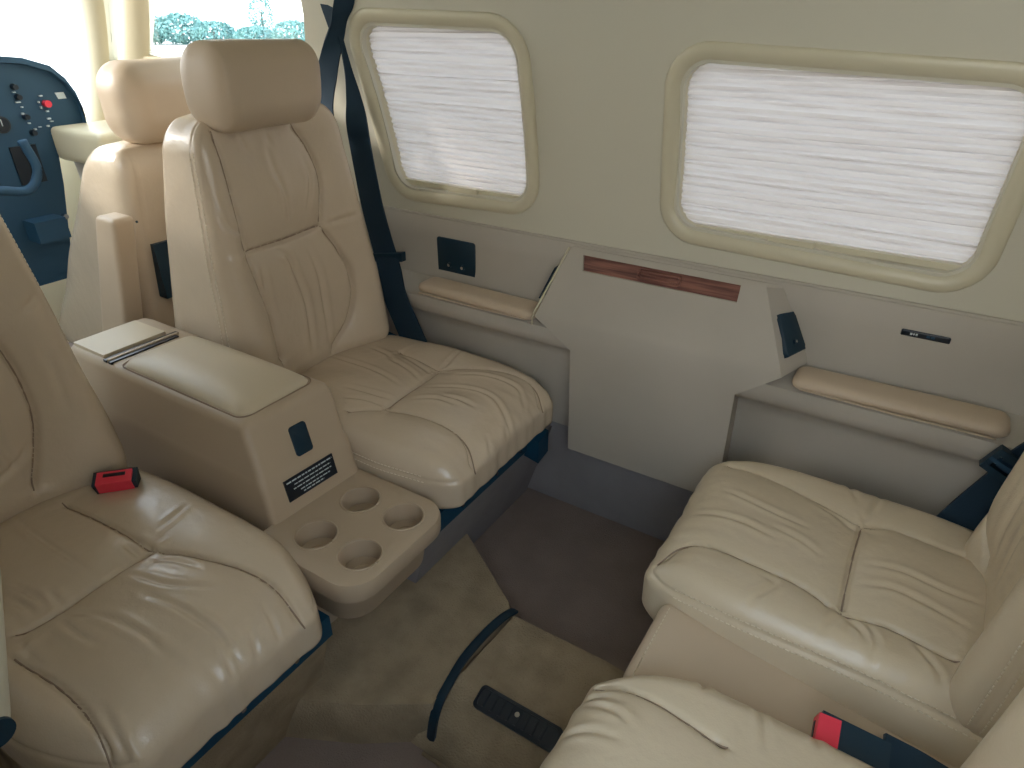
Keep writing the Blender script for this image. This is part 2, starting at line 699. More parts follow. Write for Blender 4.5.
def pillar(name, px, pz, w, m):
    """raised cream lining strip that follows the wall between two windows; px: (x bottom, x top)"""
    rings = []
    n = 12
    for k in range(n + 1):
        t = k / n
        z = pz[0] + (pz[1] - pz[0]) * t
        x = px[0] + (px[1] - px[0]) * t
        y = yw(z)
        ww = w[0] + (w[1] - w[0]) * t
        rings.append([(x - ww / 2, y + 0.001, z), (x - ww * 0.38, y - 0.016, z), (x, y - 0.024, z), (x + ww * 0.38, y - 0.016, z), (x + ww / 2, y + 0.001, z)])
    o = bm_obj(name, loft_bm(rings), m, None, True, sharp=60)
    return tag(o, kind='structure')


pillar('trim_1', (-2.385, -2.075), (1.05, 1.38), (0.175, 0.145), M['trim'])
pillar('trim_2', (-2.82, -2.32), (0.80, 1.38), (0.17, 0.155), M['trim'])
# sill moulding under the cockpit window
r_ = []
for x, z in [(-2.26, 1.112), (-2.0, 1.082), (-1.75, 1.052), (-1.52, 1.026)]:
    y = yw(z)
    r_.append([(x, y + 0.001, z - 0.016), (x, y - 0.014, z - 0.010), (x, y - 0.014, z + 0.012), (x, y + 0.001, z + 0.018)])
tag(bm_obj('trim_3', loft_bm(r_), M['trim'], None, True), kind='structure')


def cabin_window(name, outl, tabx):
    """window in the wall: moulded frame, pleated shade with bottom rail and pull, outer pane"""
    xs = [p[0] for p in outl]
    zs = [p[1] for p in outl]
    cx, cz = (min(xs) + max(xs)) / 2, (min(zs) + max(zs)) / 2
    w = thing(name, (cx, yw(cz), cz), None, None, kind='structure')
    # frame: profile swept round the opening
    n = len(outl)
    prof = [(-0.001, 0.040), (0.000, 0.016), (0.004, 0.002), (0.012, -0.006), (0.022, -0.0085), (0.0325, -0.0075), (0.0365, -0.004), (0.0375, 0.006)]
    rings = []
    for i in range(n):
        p0, p1, p2 = Vector(outl[i - 1]), Vector(outl[i]), Vector(outl[(i + 1) % n])
        t = (p2 - p0).normalized()
        nn = Vector((t.y, -t.x))
        ring = []
        for u, v in prof:
            q = p1 + nn * u
            ring.append((q.x, yw(q.y) + v, q.y))
        rings.append(ring)
    bm = bmesh.new()
    R = [[bm.verts.new(p) for p in r] for r in rings]
    for i in range(n):
        a, b = R[i], R[(i + 1) % n]
        for j in range(len(prof) - 1):
            bm.faces.new((a[j], a[j + 1], b[j + 1], b[j]))
    fo = bm_obj('window_frame', bm, M['frame'], w, True, sharp=70)
    # pleated shade, zig-zag cross section following the wall curve
    x0, x1 = min(xs) - 0.004, max(xs) + 0.004
    z0, z1 = min(zs) + 0.012, max(zs) + 0.004
    npl = int((z1 - z0) / 0.0125)
    nx = 60
    V, F = [], []
    rows = npl * 2 + 1
    g = np.random.default_rng(int(abs(cx) * 1000))
    jit = g.normal(0, 0.0012, rows)
    for r in range(rows):
        z = z1 + (z0 - z1) * r / (rows - 1)
        k = (1 if r % 2 else -1)
        for c in range(nx + 1):
            x = x0 + (x1 - x0) * c / nx
            wob = 0.0012 * math.sin(9 * x + r * 0.9) + 0.0008 * math.sin(31 * x + r * 2.1)
            V.append((x, yw(z) + 0.028 + k * 0.0028 + wob, z + jit[r] + 0.0012 * math.sin(7 * x + r * 0.35)))
    for r in range(rows - 1):
        for c in range(nx):
            a = r * (nx + 1) + c
            F.append((a, a + 1, a + nx + 2, a + nx + 1))
    sh = mesh_np('window_shade', V, F, M['shade'], w, False)
    rail = []
    for x in np.linspace(x0, x1, 10):
        y = yw(z0)
        rail.append([(x, y + 0.016, z0 - 0.008), (x, y + 0.036, z0 - 0.008), (x, y + 0.036, z0 + 0.004), (x, y + 0.016, z0 + 0.004)])
    bm_obj('bottom_rail', loft_bm(rail), M['frame'], sh)
    bm_obj('pull_tab', box_bm((tabx - 0.045, yw(z0) + 0.006, z0 - 0.010), (tabx + 0.045, yw(z0) + 0.018, z0 + 0.006)), M['frame'], sh, bevel=0.002)
    # outer pane
    cyy = yw(cz)
    rows = []
    for z in np.linspace(z0 - 0.03, z1 + 0.01, 6):
        rows.append([(x0 - 0.01, yw(z) + 0.050, z), (x1 + 0.01, yw(z) + 0.050, z), (x1 + 0.01, yw(z) + 0.053, z), (x0 - 0.01, yw(z) + 0.053, z)])
    bm_obj('glass', loft_bm(rows), M['glass'], w, True, sharp=40)
    return w


cabin_window('window_1', W1, -1.06)
cabin_window('window_2', W2, -0.235)


def plain_pane(name, outl, grow=0.01):
    c = Vector((sum(p[0] for p in outl) / len(outl), sum(p[1] for p in outl) / len(outl)))
    big = [tuple(Vector(p) + (Vector(p) - c).normalized() * grow) for p in outl]
    w = thing(name, (c.x, yw(c.y), c.y), None, None, kind='structure')
    bm = loft_bm([[(x, yw(z) + 0.020, z) for x, z in big], [(x, yw(z) + 0.023, z) for x, z in big]])
    bm_obj('glass', bm, M['glass'], w)


plain_pane('window_3', CW, 0.0)
plain_pane('window_4', SL, 0.0)

# =================================================================== LOWER SIDE PANELS
# cross sections (y, z) of the grey padded side panel, following ledge and recess
PROF = [(1.4225, 0.752), (1.412, 0.756), (1.405, 0.748), (1.405, 0.700), (1.403, 0.64), (1.398, 0.592), (1.380, 0.580), (1.318, 0.578),
        (1.303, 0.572), (1.299, 0.555), (1.302, 0.535), (1.312, 0.522), (1.330, 0.514), (1.341, 0.504), (1.345, 0.48), (1.352, 0.34), (1.3715, 0.262), (1.4225, 0.262)]


def side_panel(name, x0, x1):
    rings = []
    for x in (x0, x0 + 0.004, x1 - 0.004, x1):
        d = 0.003 if x in (x0, x1) else 0.0
        rings.append([(x, y + d * (y < 1.38), z) for y, z in PROF])
    return tag(bm_obj(name, loft_bm(rings), M['panel'], None, True, sharp=50), kind='structure')


side_panel('trim_4', -1.50, -0.662)
side_panel('trim_5', -0.268, 0.98)
# the stretch of panel behind the table cabinet
pr = [(1.4225, 0.752), (1.412, 0.756), (1.405, 0.748), (1.405, 0.700), (1.403, 0.640), (1.398, 0.592), (1.398, 0.262), (1.4225, 0.262)]
pr = [(y + 0.0004, z) for y, z in pr]
tag(bm_obj('trim_6', loft_bm([[(x, y, z) for y, z in pr] for x in (-0.7551, -0.1549)]), M['panel'], None, True, sharp=50), kind='structure')
# seam lip running along the panel top
tag(tube('trim_7', [(-1.5, 1.4165, 0.758), (0.98, 1.4165, 0.758)], 0.0045, M['panel'], raw=False, step=0.2), kind='structure')

# table cabinet between the two armrests
cab = thing('table_cabinet', (-0.48, 1.35, 0.24), 'grey padded table cabinet bulging from the side wall between the two armrests', 'cabinet')
rows = [(-0.654, -0.262, 1.300, 0.246, 0, -0.262), (-0.660, -0.262, 1.298, 0.532, 0, -0.262), (-0.762, -0.178, 1.298, 0.598, 0, -0.146), (-0.757, -0.184, 1.304, 0.612, 0, -0.152), (-0.724, -0.258, 1.391, 0.746, 0, -0.226), (-0.718, -0.262, 1.400, 0.752, 0, -0.230)]
rings = [[(a, y, z), (b, y, z), (b2, 1.4045, z), (a, 1.4045, z)] for a, b, y, z, _, b2 in rows]
body = bm_obj('cabinet_body', loft_bm(rings), M['panel'], cab, bevel=0.006, seg=3)
# slot cut for the wooden table edge
def fy(z):
    return 1.304 + (z - 0.612) / 0.134 * 0.087
sl = [(-0.683, 0.741), (-0.672, 0.709), (-0.307, 0.709), (-0.309, 0.741)]
cb = bm_obj('cutter', loft_bm([[(x, fy(z) - 0.02, z) for x, z in sl], [(x, fy(z) + 0.012, z) for x, z in sl]]), None)
bpy.context.view_layer.update()
cut(body, [cb])
resharp(body, 30)
wd = bm_obj('table_edge', loft_bm([[(x, fy(z) + 0.006, z) for x, z in sl], [(x, fy(z) + 0.0115, z) for x, z in sl]]), M['wood'], cab, loc=None)
hx = rrect(-0.540, 0.714, -0.437, 0.736, 0.008, 5)
g = []
for k, (gr, dy) in enumerate([(0.0, 0.006), (0.0, 0.001), (-0.0035, 0.001), (-0.005, 0.0045)]):
    cx_, cz_ = -0.4885, 0.725
    ring = []
    for x, z in hx:
        sx = 1 + gr / 0.051
        sz = 1 + gr / 0.011
        X, Z = cx_ + (x - cx_) * sx, cz_ + (z - cz_) * sz
        ring.append((X, fy(Z) + dy, Z))
    g.append(ring)
bm_obj('finger_pull', loft_bm(g), M['wood'], wd, True)
for k in range(3):
    z = 0.7195 + k * 0.0055
    tube('grip_rib', [(-0.531, fy(z) + 0.0035, z), (-0.446, fy(z) + 0.0035, z)], 0.0012, M['wood'], wd, n=6, step=0.02)
# pale piping along the cabinet's left shoulder and a dark strip whose colour stands in for the shaded gap
tube('piping', [(-0.723, 1.392, 0.752), (-0.744, 1.349, 0.68), (-0.764, 1.300, 0.606), (-0.768, 1.296, 0.575)], 0.0026, M['frame'], cab, step=0.01)
bm = hexa_bm([(-0.7705, 1.330, 0.632), (-0.7665, 1.330, 0.632), (-0.7665, 1.400, 0.632), (-0.7705, 1.400, 0.632),
              (-0.7530, 1.375, 0.700), (-0.7500, 1.375, 0.700), (-0.7500, 1.400, 0.700), (-0.7530, 1.400, 0.700)])
bm_obj('dark_gap_strip', bm, M['navy'], cab)

# armrest pads
def armrest(x0, x1, label, fat=0.0):
    P, N, F = rounded_grid(((x1 - x0) / 2, 0.043, 0.0145 + fat), (0.024, 0.025, 0.0135), 0.008)
    u = (P[:, 0] / ((x1 - x0) / 2) + 1) / 2
    V = P + np.array([(x0 + x1) / 2, 1.338, 0.590 + fat])
    V[:, 1] += 0.010 * (1 - u) if x0 < -0.5 else 0.008 * u
    V[:, 2] = np.maximum(V[:, 2], 0.5786)
    t = thing('armrest', ((x0 + x1) / 2, 1.345, 0.578), label, 'armrest')
    pad = mesh_np('arm_pad', V, F, M['leather_plain'], t)
    tube('edge_piping', [(x0 + 0.02, 1.2975, 0.583), ((x0 + x1) / 2, 1.2945, 0.583), (x1 - 0.02, 1.2975, 0.583)], 0.0018, M['leather_plain'], pad, step=0.02)
    return t


armrest(-1.145, -0.768, 'narrow tan padded armrest on the side wall left of the table cabinet')
armrest(-0.160, 0.215, 'long tan padded armrest on the side wall right of the table cabinet', 0.0)

# socket plates on the wall
def plate_xz(name, x0, x1, z0, z1, y, label, cat, r=0.008, m='navy', th=0.004, tilt=0):
    o = thing(name, ((x0 + x1) / 2, y, z0), label, cat)
    a = rrect(x0, z0, x1, z1, r, 5)
    b = rrect(x0 + 0.002, z0 + 0.002, x1 - 0.002, z1 - 0.002, r * 0.8, 5)
    bm_obj('plate', loft_bm([[(x, y, z) for x, z in a], [(x, y - th * 0.6, z) for x, z in a], [(x, y - th, z) for x, z in b]]), M[m], o, True, sharp=60)
    return o


jk = plate_xz('headset_socket_plate', -1.138, -1.010, 0.594, 0.710, 1.4045, 'dark blue square socket plate with two jacks above the left armrest', 'socket plate')
for x in (-1.095, -1.050):
    j = bm_obj('jack', cyl_bm((x, 1.401, 0.637), (0, -1, 0), 0.0075, 0.007, 20), M['navy'], jk, True)
    bm_obj('jack_ring', cyl_bm((x, 1.395, 0.637), (0, -1, 0), 0.0045, 0.0025, 16), M['chrome'], j, True)

np_ = plate_xz('name_strip', 0.002, 0.086, 0.6985, 0.7115, 1.4055, 'small black label strip with pale print below the right window', 'label strip', r=0.003, m='dash2', th=0.003)
for k, (a, b) in enumerate([(0.018, 0.022), (0.0235, 0.026), (0.0275, 0.031), (0.046, 0.052), (0.0535, 0.060)]):
    bm_obj('lettering', box_bm((a, 1.4020, 0.7025), (b, 1.4027, 0.7070)), M['white'] if k < 3 else M['dash'], np_)

# socket on the cabinet's slanted right cheek
ep = thing('cheek_socket_plate', (-0.19, 1.345, 0.62), 'small dark blue socket plate on the slanted right side of the table cabinet', 'socket plate')
def cheek(q, z, d):
    # q: 0 front edge, 1 at the wall; d outward from the cheek
    xa, ya = -0.184 - 0.074 * (z - 0.612) / 0.134, fy(z)
    d = d + 0.0095
    return (xa + 0.032 * q + d * 0.74, ya + (1.4045 - ya) * q - d * 0.30, z + 0.60 * d)
ol = rrect(-0.36, -0.036, 0.36, 0.036, 0.007, 5)
ol = [(x if abs(x) < 0.353 else x * 0.93 if abs(z) > 0.030 else x, z) for x, z in ol]
def chk(a, b, d):
    return cheek(0.50 + a, 0.662 + b, d)
bm_obj('plate', loft_bm([[chk(a, b, -0.012) for a, b in ol], [chk(a, b, 0.003) for a, b in ol], [chk(a * 0.92, b * 0.95, 0.0042) for a, b in ol]]), M['navy'], ep, True, sharp=60)
j = bm_obj('jack', cyl_bm(chk(0, -0.016, 0.004), (1, -0.35, 0.45), 0.0055, 0.004, 18), M['navy'], ep, True)
bm_obj('jack_ring', cyl_bm(chk(0, -0.016, 0.008), (1, -0.35, 0.45), 0.0030, 0.0015, 14), M['chrome'], j, True)

# =================================================================== CARPETED SPAR COVER AND FOOTWELLS
# trapezoid forward piece that runs under the console, narrow aft tunnel
HT = 0.10
def carpet_block(name, top, drop, label, cat, m, ht=HT, h0=0.0):
    """top: outline (x,y) ccw at height ht; drop: outward run of the sloped sides"""
    n = len(top)
    c = Vector((sum(p[0] for p in top) / n, sum(p[1] for p in top) / n))
    low = []
    for i in range(n):
        p0, p1, p2 = Vector(top[i - 1]), Vector(top[i]), Vector(top[(i + 1) % n])
        t = (p2 - p0).normalized()
        nn = Vector((t.y, -t.x))
        low.append(p1 + nn * drop[i])
    rings = [[(p.x, p.y, h0) for p in low]]
    for f, z in ((0.92, 0.25), (0.5, 0.72), (0.22, 0.90), (0.0, 1.0)):
        rings.append([(Vector(a).lerp(b, f).x, Vector(a).lerp(b, f).y, h0 + (ht - h0) * z) for a, b in zip(top, low)])
    bm = loft_bm(rings)
    o = bm_obj(name, bm, m, None, True, (c.x, c.y, h0), sharp=40)
    return tag(o, label, cat)


fwd = [(-0.90, 0.40), (-0.82, 0.452), (-0.685, 0.520), (-0.562, 0.600), (-0.568, 0.72), (-0.555, 0.862), (-0.575, 0.888), (-0.78, 1.018), (-1.20, 1.03), (-1.20, 0.40)]
carpet_block('spar_carpet', fwd, [0.01, 0.012, 0.012, 0.008, 0.006, 0.008, 0.012, 0.01, 0.0, 0.0], 'brown carpeted step spreading out below the cup holder console', 'carpet', M['carpet'], 0.103, 0.0)
aft = [(-0.556, 0.695), (-0.16, 0.695), (-0.16, 0.855), (-0.33, 0.868), (-0.546, 0.866)]
carpet_block('aisle_carpet', aft, [0.14, 0.14, 0.0, 0.012, 0.012], 'brown carpeted aisle hump running between the rear facing and forward facing seats', 'carpet', M['carpet'], 0.098, 0.0)
# black binding strip between the two carpets
ribbon('carpet_binding', [(-0.552, 0.876, 0.101), (-0.560, 0.84, 0.1075), (-0.567, 0.78, 0.1085), (-0.568, 0.71, 0.1085), (-0.561, 0.655, 0.106), (-0.555, 0.615, 0.100), (-0.554, 0.592, 0.07), (-0.556, 0.578, 0.004)],
       [(1, 0.15, 0), (1, 0.1, 0), (1, 0, 0), (1, -0.1, 0), (1, -0.15, 0), (1, -0.1, 0), (1, 0, 0), (1, 0, 0)], 0.018, M['navy'], None, 0.003, (-0.56, 0.72, 0.0))
tag(bpy.data.objects['carpet_binding'], 'dark blue binding strip lying across the carpet between step and aisle hump', 'binding strip')
# port well sill: the thin raised bead on the lower floor
tag(tube('trim_8', [(-0.56, 0.560, 0.004), (-0.10, 0.560, 0.004)], 0.004, M['carpet'], step=0.1), kind='structure')

# air outlet let into the side of the hump
av = thing('air_outlet', (-0.43, 0.63, 0.05), 'dark blue slotted air outlet in the side of the carpeted aisle hump', 'air outlet')
def slope(x, u, d):
    # u: 0 at top edge of the hump, 1 at the floor; d outward
    y = 0.700 - 0.060 * u
    z = 0.1005 - 0.0215 * u
    nrm = Vector((0, -0.34, 0.94)).normalized()
    return (x, y + nrm.y * d, z + nrm.z * d)
oa = rrect(-0.505, 0.06, -0.330, 0.90, 0.0, 1)
def outline(x0, x1, u0, u1, n=6, rx=0.010, ru=0.16):
    pts = []
    for (cx_, cu, a0) in ((x0 + rx, u0 + ru, 180), (x1 - rx, u0 + ru, 270), (x1 - rx, u1 - ru, 0), (x0 + rx, u1 - ru, 90)):
        for k in range(n + 1):
            a = math.radians(a0 + 90 * k / n)
            pts.append((cx_ + rx * math.cos(a), cu + ru * math.sin(a)))
    return pts
o1 = outline(-0.505, -0.325, 0.14, 0.86)
o2 = outline(-0.499, -0.331, 0.23, 0.77)
bm_obj('outlet_bezel', loft_bm([[slope(x, u, -0.010) for x, u in o1], [slope(x, u, 0.005) for x, u in o1], [slope(x, u, 0.007) for x, u in o2], [slope(x, u, 0.004) for x, u in o2]]), M['outlet'], av, True)
for k in range(8):
    x = -0.489 + k * 0.0180
    p = [slope(x, 0.27, 0.0), slope(x + 0.010, 0.27, 0.0), slope(x + 0.010, 0.73, 0.0), slope(x, 0.73, 0.0)]
    q = [slope(x + 0.002, 0.27, 0.0065), slope(x + 0.006, 0.27, 0.0065), slope(x + 0.006, 0.73, 0.0065), slope(x + 0.002, 0.73, 0.0065)]
    bm_obj('louvre', hexa_bm(p + q), M['outlet'], av)
bm_obj('louvre_knob', cyl_bm(slope(-0.415, 0.45, 0.005), (0, -0.34, 0.94), 0.005, 0.006, 14), M['chrome'], av, True)


# =================================================================== SEATS
def make_seat(prm):
    """upholstered cabin seat; s=+1 faces the tail, s=-1 faces the nose"""
    s, yc = prm['s'], prm['yc']
    nose, hipx = prm['nose'], prm['hip']     # x of the cushion nose and of the backrest bolster at the cushion
    top = prm.get('top', 0.43)
    hw = prm.get('hw', 0.205)
    sz = prm.get('sz', 0.50)
    m = M[prm['mat']]
    t = thing('passenger_seat', (hipx, yc, 0.0), prm['label'], 'seat', 'leather club seats')
    X = lambda f: nose - s * f                # f = distance behind the nose
    depth = abs(nose - hipx) + 0.13
    # ---- seat cushion
    hx, hz = depth / 2, prm.get('hz', 0.082)
    P, N, F = rounded_grid((hx, hw, hz), (0.085, prm.get('ry', 0.045), 0.060), prm.get('step', 0.0037))
    up = np.clip(N[:, 2], 0, 1)

    def warpc(P):
        a = P[:, 0] / hx
        b = P[:, 1] / hw
        W = np.empty_like(P)
        tuck = sstep(0.25, 1.0, -P[:, 2] / hz)
        W[:, 0] = nose - s * (hx - P[:, 0]) - s * 0.060 * tuck * sstep(0.2, 1.0, a)
        W[:, 1] = yc + P[:, 1] * (1 - 0.04 * tuck) * (1 - prm.get('fnar', 0.07) * sstep(0.35, 1.0, a) ** 1.5 - prm.get('nar', 0.0) * sstep(0.3, 1, -a))
        W[:, 2] = top - hz + P[:, 2] + 0.012 * (1 - b ** 2) * sstep(-1, 0.6, P[:, 2] / hz) \
            - 0.010 * sstep(0.55, 1.05, a) * sstep(-1, 1, P[:, 2] / hz) - 0.02 * sstep(0.1, 1.0, -a)
        W[:, 2] -= prm.get('drop', 0.0) * tuck
        return W
    W = warpc(P)
    e = crease_field(W[:, :2], prm['crease']) * sstep(0.15, 0.7, up) + lump(W, prm['seed'], 14, 0.0018)
    # side stitch groove
    g = np.exp(-((P[:, 2] - hz * sz) / 0.0035) ** 2) * (np.abs(N[:, 1]) > 0.3)
    e -= 0.0022 * g
    # gathered leather on the nose
    gather = sstep(0.45, 0.85, P[:, 0] / hx) * (1 - up) * np.clip(N[:, 0], 0, 1)
    e += gather * (0.0008 * np.sin(W[:, 1] * 150 + 9 * W[:, 2]) + 0.0010 * np.sin(W[:, 1] * 83 + 2))
    e += 0.0008 * np.sin(W[:, 1] * 120 + 5 * np.sin(W[:, 1] * 21)) * sstep(0.55, 0.8, P[:, 0] / hx) * (1 - np.abs(P[:, 1]) / hw)
    V = warpc(P + N * e[:, None])
    cush = mesh_np('seat_cushion', V, F, m, t)
    seam_threads(cush, V[up > 0.25], 2, [c for c in prm['crease'] if c[0] == 'S'])
    for side in prm.get('stitch', ()):
        yl = side * (hw + 0.0005)
        for dz in (0.0065, -0.0065):
            line = np.array([[a * hx, yl, hz * sz + dz] for a in np.linspace(-0.85, 0.80, 12)])
            line = warpc(line)
            stitch_line('stitching', line, M['stitch'], cush, surf=V, lift=0.0004)
    # ---- backrest
    z0, z1 = prm.get('bz0', 0.385), prm.get('bz1', 1.056)
    hb = (z1 - z0) / 2
    bw = prm.get('bw', 0.205)
    bsx = prm.get('bsx', 0.066)
    P, N, F = rounded_grid((0.12, bw, hb), (0.055, 0.050, 0.060), prm.get('step', 0.0037))
    bx0, bx1 = prm['back']                    # depth of the bolster front behind the nose at z0 and z1
    rx0, rx1 = prm.get('rear', (0.34, 0.115))
    yt = prm.get('ytop', 0.0)

    def warpb(P):
        q = (P[:, 2] + hb) / (2 * hb)
        u = (P[:, 0] / 0.12 + 1) / 2
        f = bx0 + (bx1 - bx0) * q
        dep = rx0 + (rx1 - rx0) * np.clip(q, 0, 1.1)
        W = np.empty_like(P)
        w = P[:, 1] / bw
        conc = prm.get('conc', 0.038) * np.exp(-(w / 0.62) ** 4) * (0.45 + 0.55 * sstep(1.0, 0.0, q))
        W[:, 0] = nose - s * (f + (1 - u) * dep + conc * sstep(0.3, 1, u) + prm.get('kick', 0.035) * sstep(0.14, 0.0, q) * u)
        W[:, 1] = prm.get('byc', yc) + yt * q + P[:, 1] * (1.03 - 0.22 * np.clip(q, 0, 1.1) ** 1.6)
        W[:, 2] = z0 + q * (z1 - z0) + 0.020 * (1 - w ** 2) * sstep(0.80, 1, q) - 0.010 * (1 - u) * q
        return W
    W = warpb(P)
    fr = sstep(0.2, 0.75, N[:, 0])
    e = crease_field(W[:, 1:], prm['bcrease'], sd=0.013, sw=0.0042, puff=0.013, pw=0.028, wd=0.0038, ww=0.006) * fr + lump(W, prm['seed'] + 5, 12, 0.002)
    e -= 0.0025 * np.exp(-((P[:, 0] - bsx) / 0.004) ** 2) * (np.abs(N[:, 1]) > 0.2)
    V = warpb(P + N * e[:, None])
    back = mesh_np('backrest', V, F, m, t)
    seam_threads(back, V[fr > 0.3], 0, [c for c in prm['bcrease'] if c[0] == 'S'])
    for side in prm.get('bstitch', ()):
        for dx in (0.010, -0.010):
            line = np.array([[bsx + dx, side * (bw + 0.0005), a * hb] for a in np.linspace(-0.9, 0.86, 14)])
            stitch_line('stitching', warpb(line), M['stitch'], back, surf=V, lift=0.0)
    # ---- headrest
    if prm.get('head'):
        hxc, hyc, hzc, ex, ey, ez = prm['head']
        P, N, F = rounded_grid((ex, ey, ez), (0.054, 0.034, 0.060), 0.005)
        V = P.copy()
        V[:, 0] = hxc + s * P[:, 0] + s * 0.006 * (P[:, 2] / ez)
        V[:, 1] = hyc + P[:, 1] * (1 - 0.05 * (P[:, 2] / ez < 0) * np.abs(P[:, 2] / ez))
        V[:, 2] = hzc + P[:, 2]
        V += N * (lump(V, prm['seed'] + 9, 14, 0.002) - 0.0020 * np.exp(-((np.abs(P[:, 1]) - ey * 0.80) / 0.003) ** 2))[:, None]
        hr = mesh_np('headrest', V, F, M['leather_plain'], t)
    # ---- frame under the cushion
    ins = 0.058
    fa, fb = sorted((X(ins), X(depth - 0.02)))
    bm = box_bm((fa, yc - hw + 0.012, prm.get('fz', 0.252)), (fb, yc + hw - 0.012, top - 2 * hz + 0.012))
    fr = bm_obj('seat_frame', bm, M['frame_blue'], t, bevel=0.004)
    for k in (-0.12, 0.02, 0.13):
        bm_obj('frame_screw', cyl_bm((X(ins), yc + k, top - 2 * hz - 0.018), (s, 0, 0), 0.005, 0.003, 12), M['chrome'], fr, True)
    pa, pb = sorted((X(prm.get('ped', 0.15)), X(depth - 0.05)))
    yA, yB, zt = yc - hw + 0.01, yc + hw + (0.05 if yc > CY else -0.02), prm.get('fz', 0.252)
    xt, xb_, xr = X(0.062), X(0.140), X(depth - 0.05)
    pp = [(xb_, yA, 0.0), (xr, yA, 0.0), (xr, yB, 0.0), (xb_, yB, 0.0), (xt, yA, zt), (xr, yA, zt), (xr, yB, zt), (xt, yB, zt)]
    if s > 0:
        pp = [pp[i] for i in (1, 0, 3, 2, 5, 4, 7, 6)]
    bm_obj('seat_pedestal', hexa_bm(pp), M[prm.get('pedm', 'riser')], t, bevel=0.004)
    return t


CREASE_A=[('S',[(-0.975,0.174),(-0.964,0.232),(-0.967,0.301),(-0.970,0.361),(-0.970,0.392)]),
 ('S',[(-0.970,0.392),(-0.894,0.421),(-0.787,0.449),(-0.700,0.445),(-0.652,0.436)]),
 ('S',[(-0.970,0.392),(-1.016,0.389),(-1.141,0.384),(-1.243,0.376)]),
 ('S',[(-0.935,0.156),(-0.856,0.166),(-0.782,0.167),(-0.728,0.159),(-0.689,0.146)]),
 ('W',[(-1.272,0.307),(-1.122,0.299),(-0.988,0.302)]),
 ('W',[(-0.955,0.238),(-0.891,0.264),(-0.818,0.274),(-0.747,0.272)]),
 ('W',[(-0.950,0.334),(-0.872,0.351),(-0.798,0.388)]),
 ('W',[(-0.880,0.320),(-0.812,0.333),(-0.705,0.337),(-0.653,0.319)]),
 ('W',[(-1.084,0.221),(-1.007,0.229),(-0.979,0.227)]),
 ('W',[(-1.008,0.429),(-1.012,0.452),(-1.022,0.494)]),
 ('W',[(-1.029,0.389),(-0.995,0.392),(-0.967,0.392)]),
 ('W',[(-0.672,0.244),(-0.639,0.237),(-0.619,0.232)]),
 ('W',[(-0.722,0.335),(-0.672,0.315),(-0.629,0.294)]),
 ('W',[(-0.710,0.379),(-0.659,0.349),(-0.630,0.326)]),
 ('W',[(-0.727,0.417),(-0.677,0.400),(-0.641,0.377)]),
 ('W',[(-0.959,0.175),(-0.912,0.170),(-0.882,0.173)]),
 ('W',[(-0.951,0.226),(-0.892,0.226),(-0.844,0.231)]),
 ('W',[(-1.026,0.372),(-0.991,0.370),(-0.968,0.368)]),
 ('W',[(-1.014,0.245),(-0.985,0.243),(-0.964,0.242)]),
 ('W',[(-0.758,0.182),(-0.715,0.174),(-0.673,0.161)]),
 ('W',[(-0.724,0.440),(-0.681,0.437),(-0.650,0.418)]),
 ('W',[(-1.044,0.206),(-1.007,0.210),(-0.983,0.211)]),
 ('W',[(-0.939,0.380),(-0.902,0.395),(-0.858,0.404)])]
CREASE_B=[('S',[(-0.962,1.169),(-0.952,1.086),(-0.951,0.997),(-0.954,0.949)]),
 ('S',[(-0.954,0.949),(-0.871,0.965),(-0.785,0.962),(-0.717,0.946),(-0.665,0.904),(-0.630,0.845)]),
 ('S',[(-0.954,0.949),(-0.989,0.919),(-1.017,0.890)]),
 ('S',[(-0.962,1.169),(-0.916,1.208),(-0.818,1.252),(-0.724,1.240),(-0.642,1.163)]),
 ('S',[(-0.962,1.169),(-1.019,1.180),(-1.122,1.195)]),
 ('W',[(-0.962,1.169),(-0.971,1.231),(-0.980,1.296)]),
 ('W',[(-0.922,1.072),(-0.846,1.112),(-0.769,1.113),(-0.681,1.064),(-0.635,1.011)]),
 ('W',[(-1.257,1.078),(-1.157,1.074),(-1.052,1.058),(-0.984,1.041)]),
 ('W',[(-1.091,0.965),(-1.007,0.977),(-0.952,0.988)]),
 ('W',[(-1.056,0.930),(-1.016,0.947),(-0.962,0.959)]),
 ('W',[(-0.917,1.011),(-0.867,1.035),(-0.807,1.035)]),
 ('W',[(-0.901,1.163),(-0.835,1.196),(-0.746,1.193),(-0.692,1.146)]),
 ('W',[(-1.093,1.173),(-1.028,1.156),(-0.967,1.139)]),
 ('W',[(-1.114,1.139),(-1.027,1.119),(-0.968,1.094)]),
 ('W',[(-1.200,1.176),(-1.131,1.158),(-1.073,1.127)]),
 ('W',[(-0.869,1.049),(-0.822,1.056),(-0.769,1.052)]),
 ('W',[(-0.699,0.997),(-0.651,0.949),(-0.622,0.896)]),
 ('W',[(-0.698,1.067),(-0.658,1.023),(-0.634,0.973)]),
 ('W',[(-0.684,1.120),(-0.650,1.084),(-0.625,1.030)])]
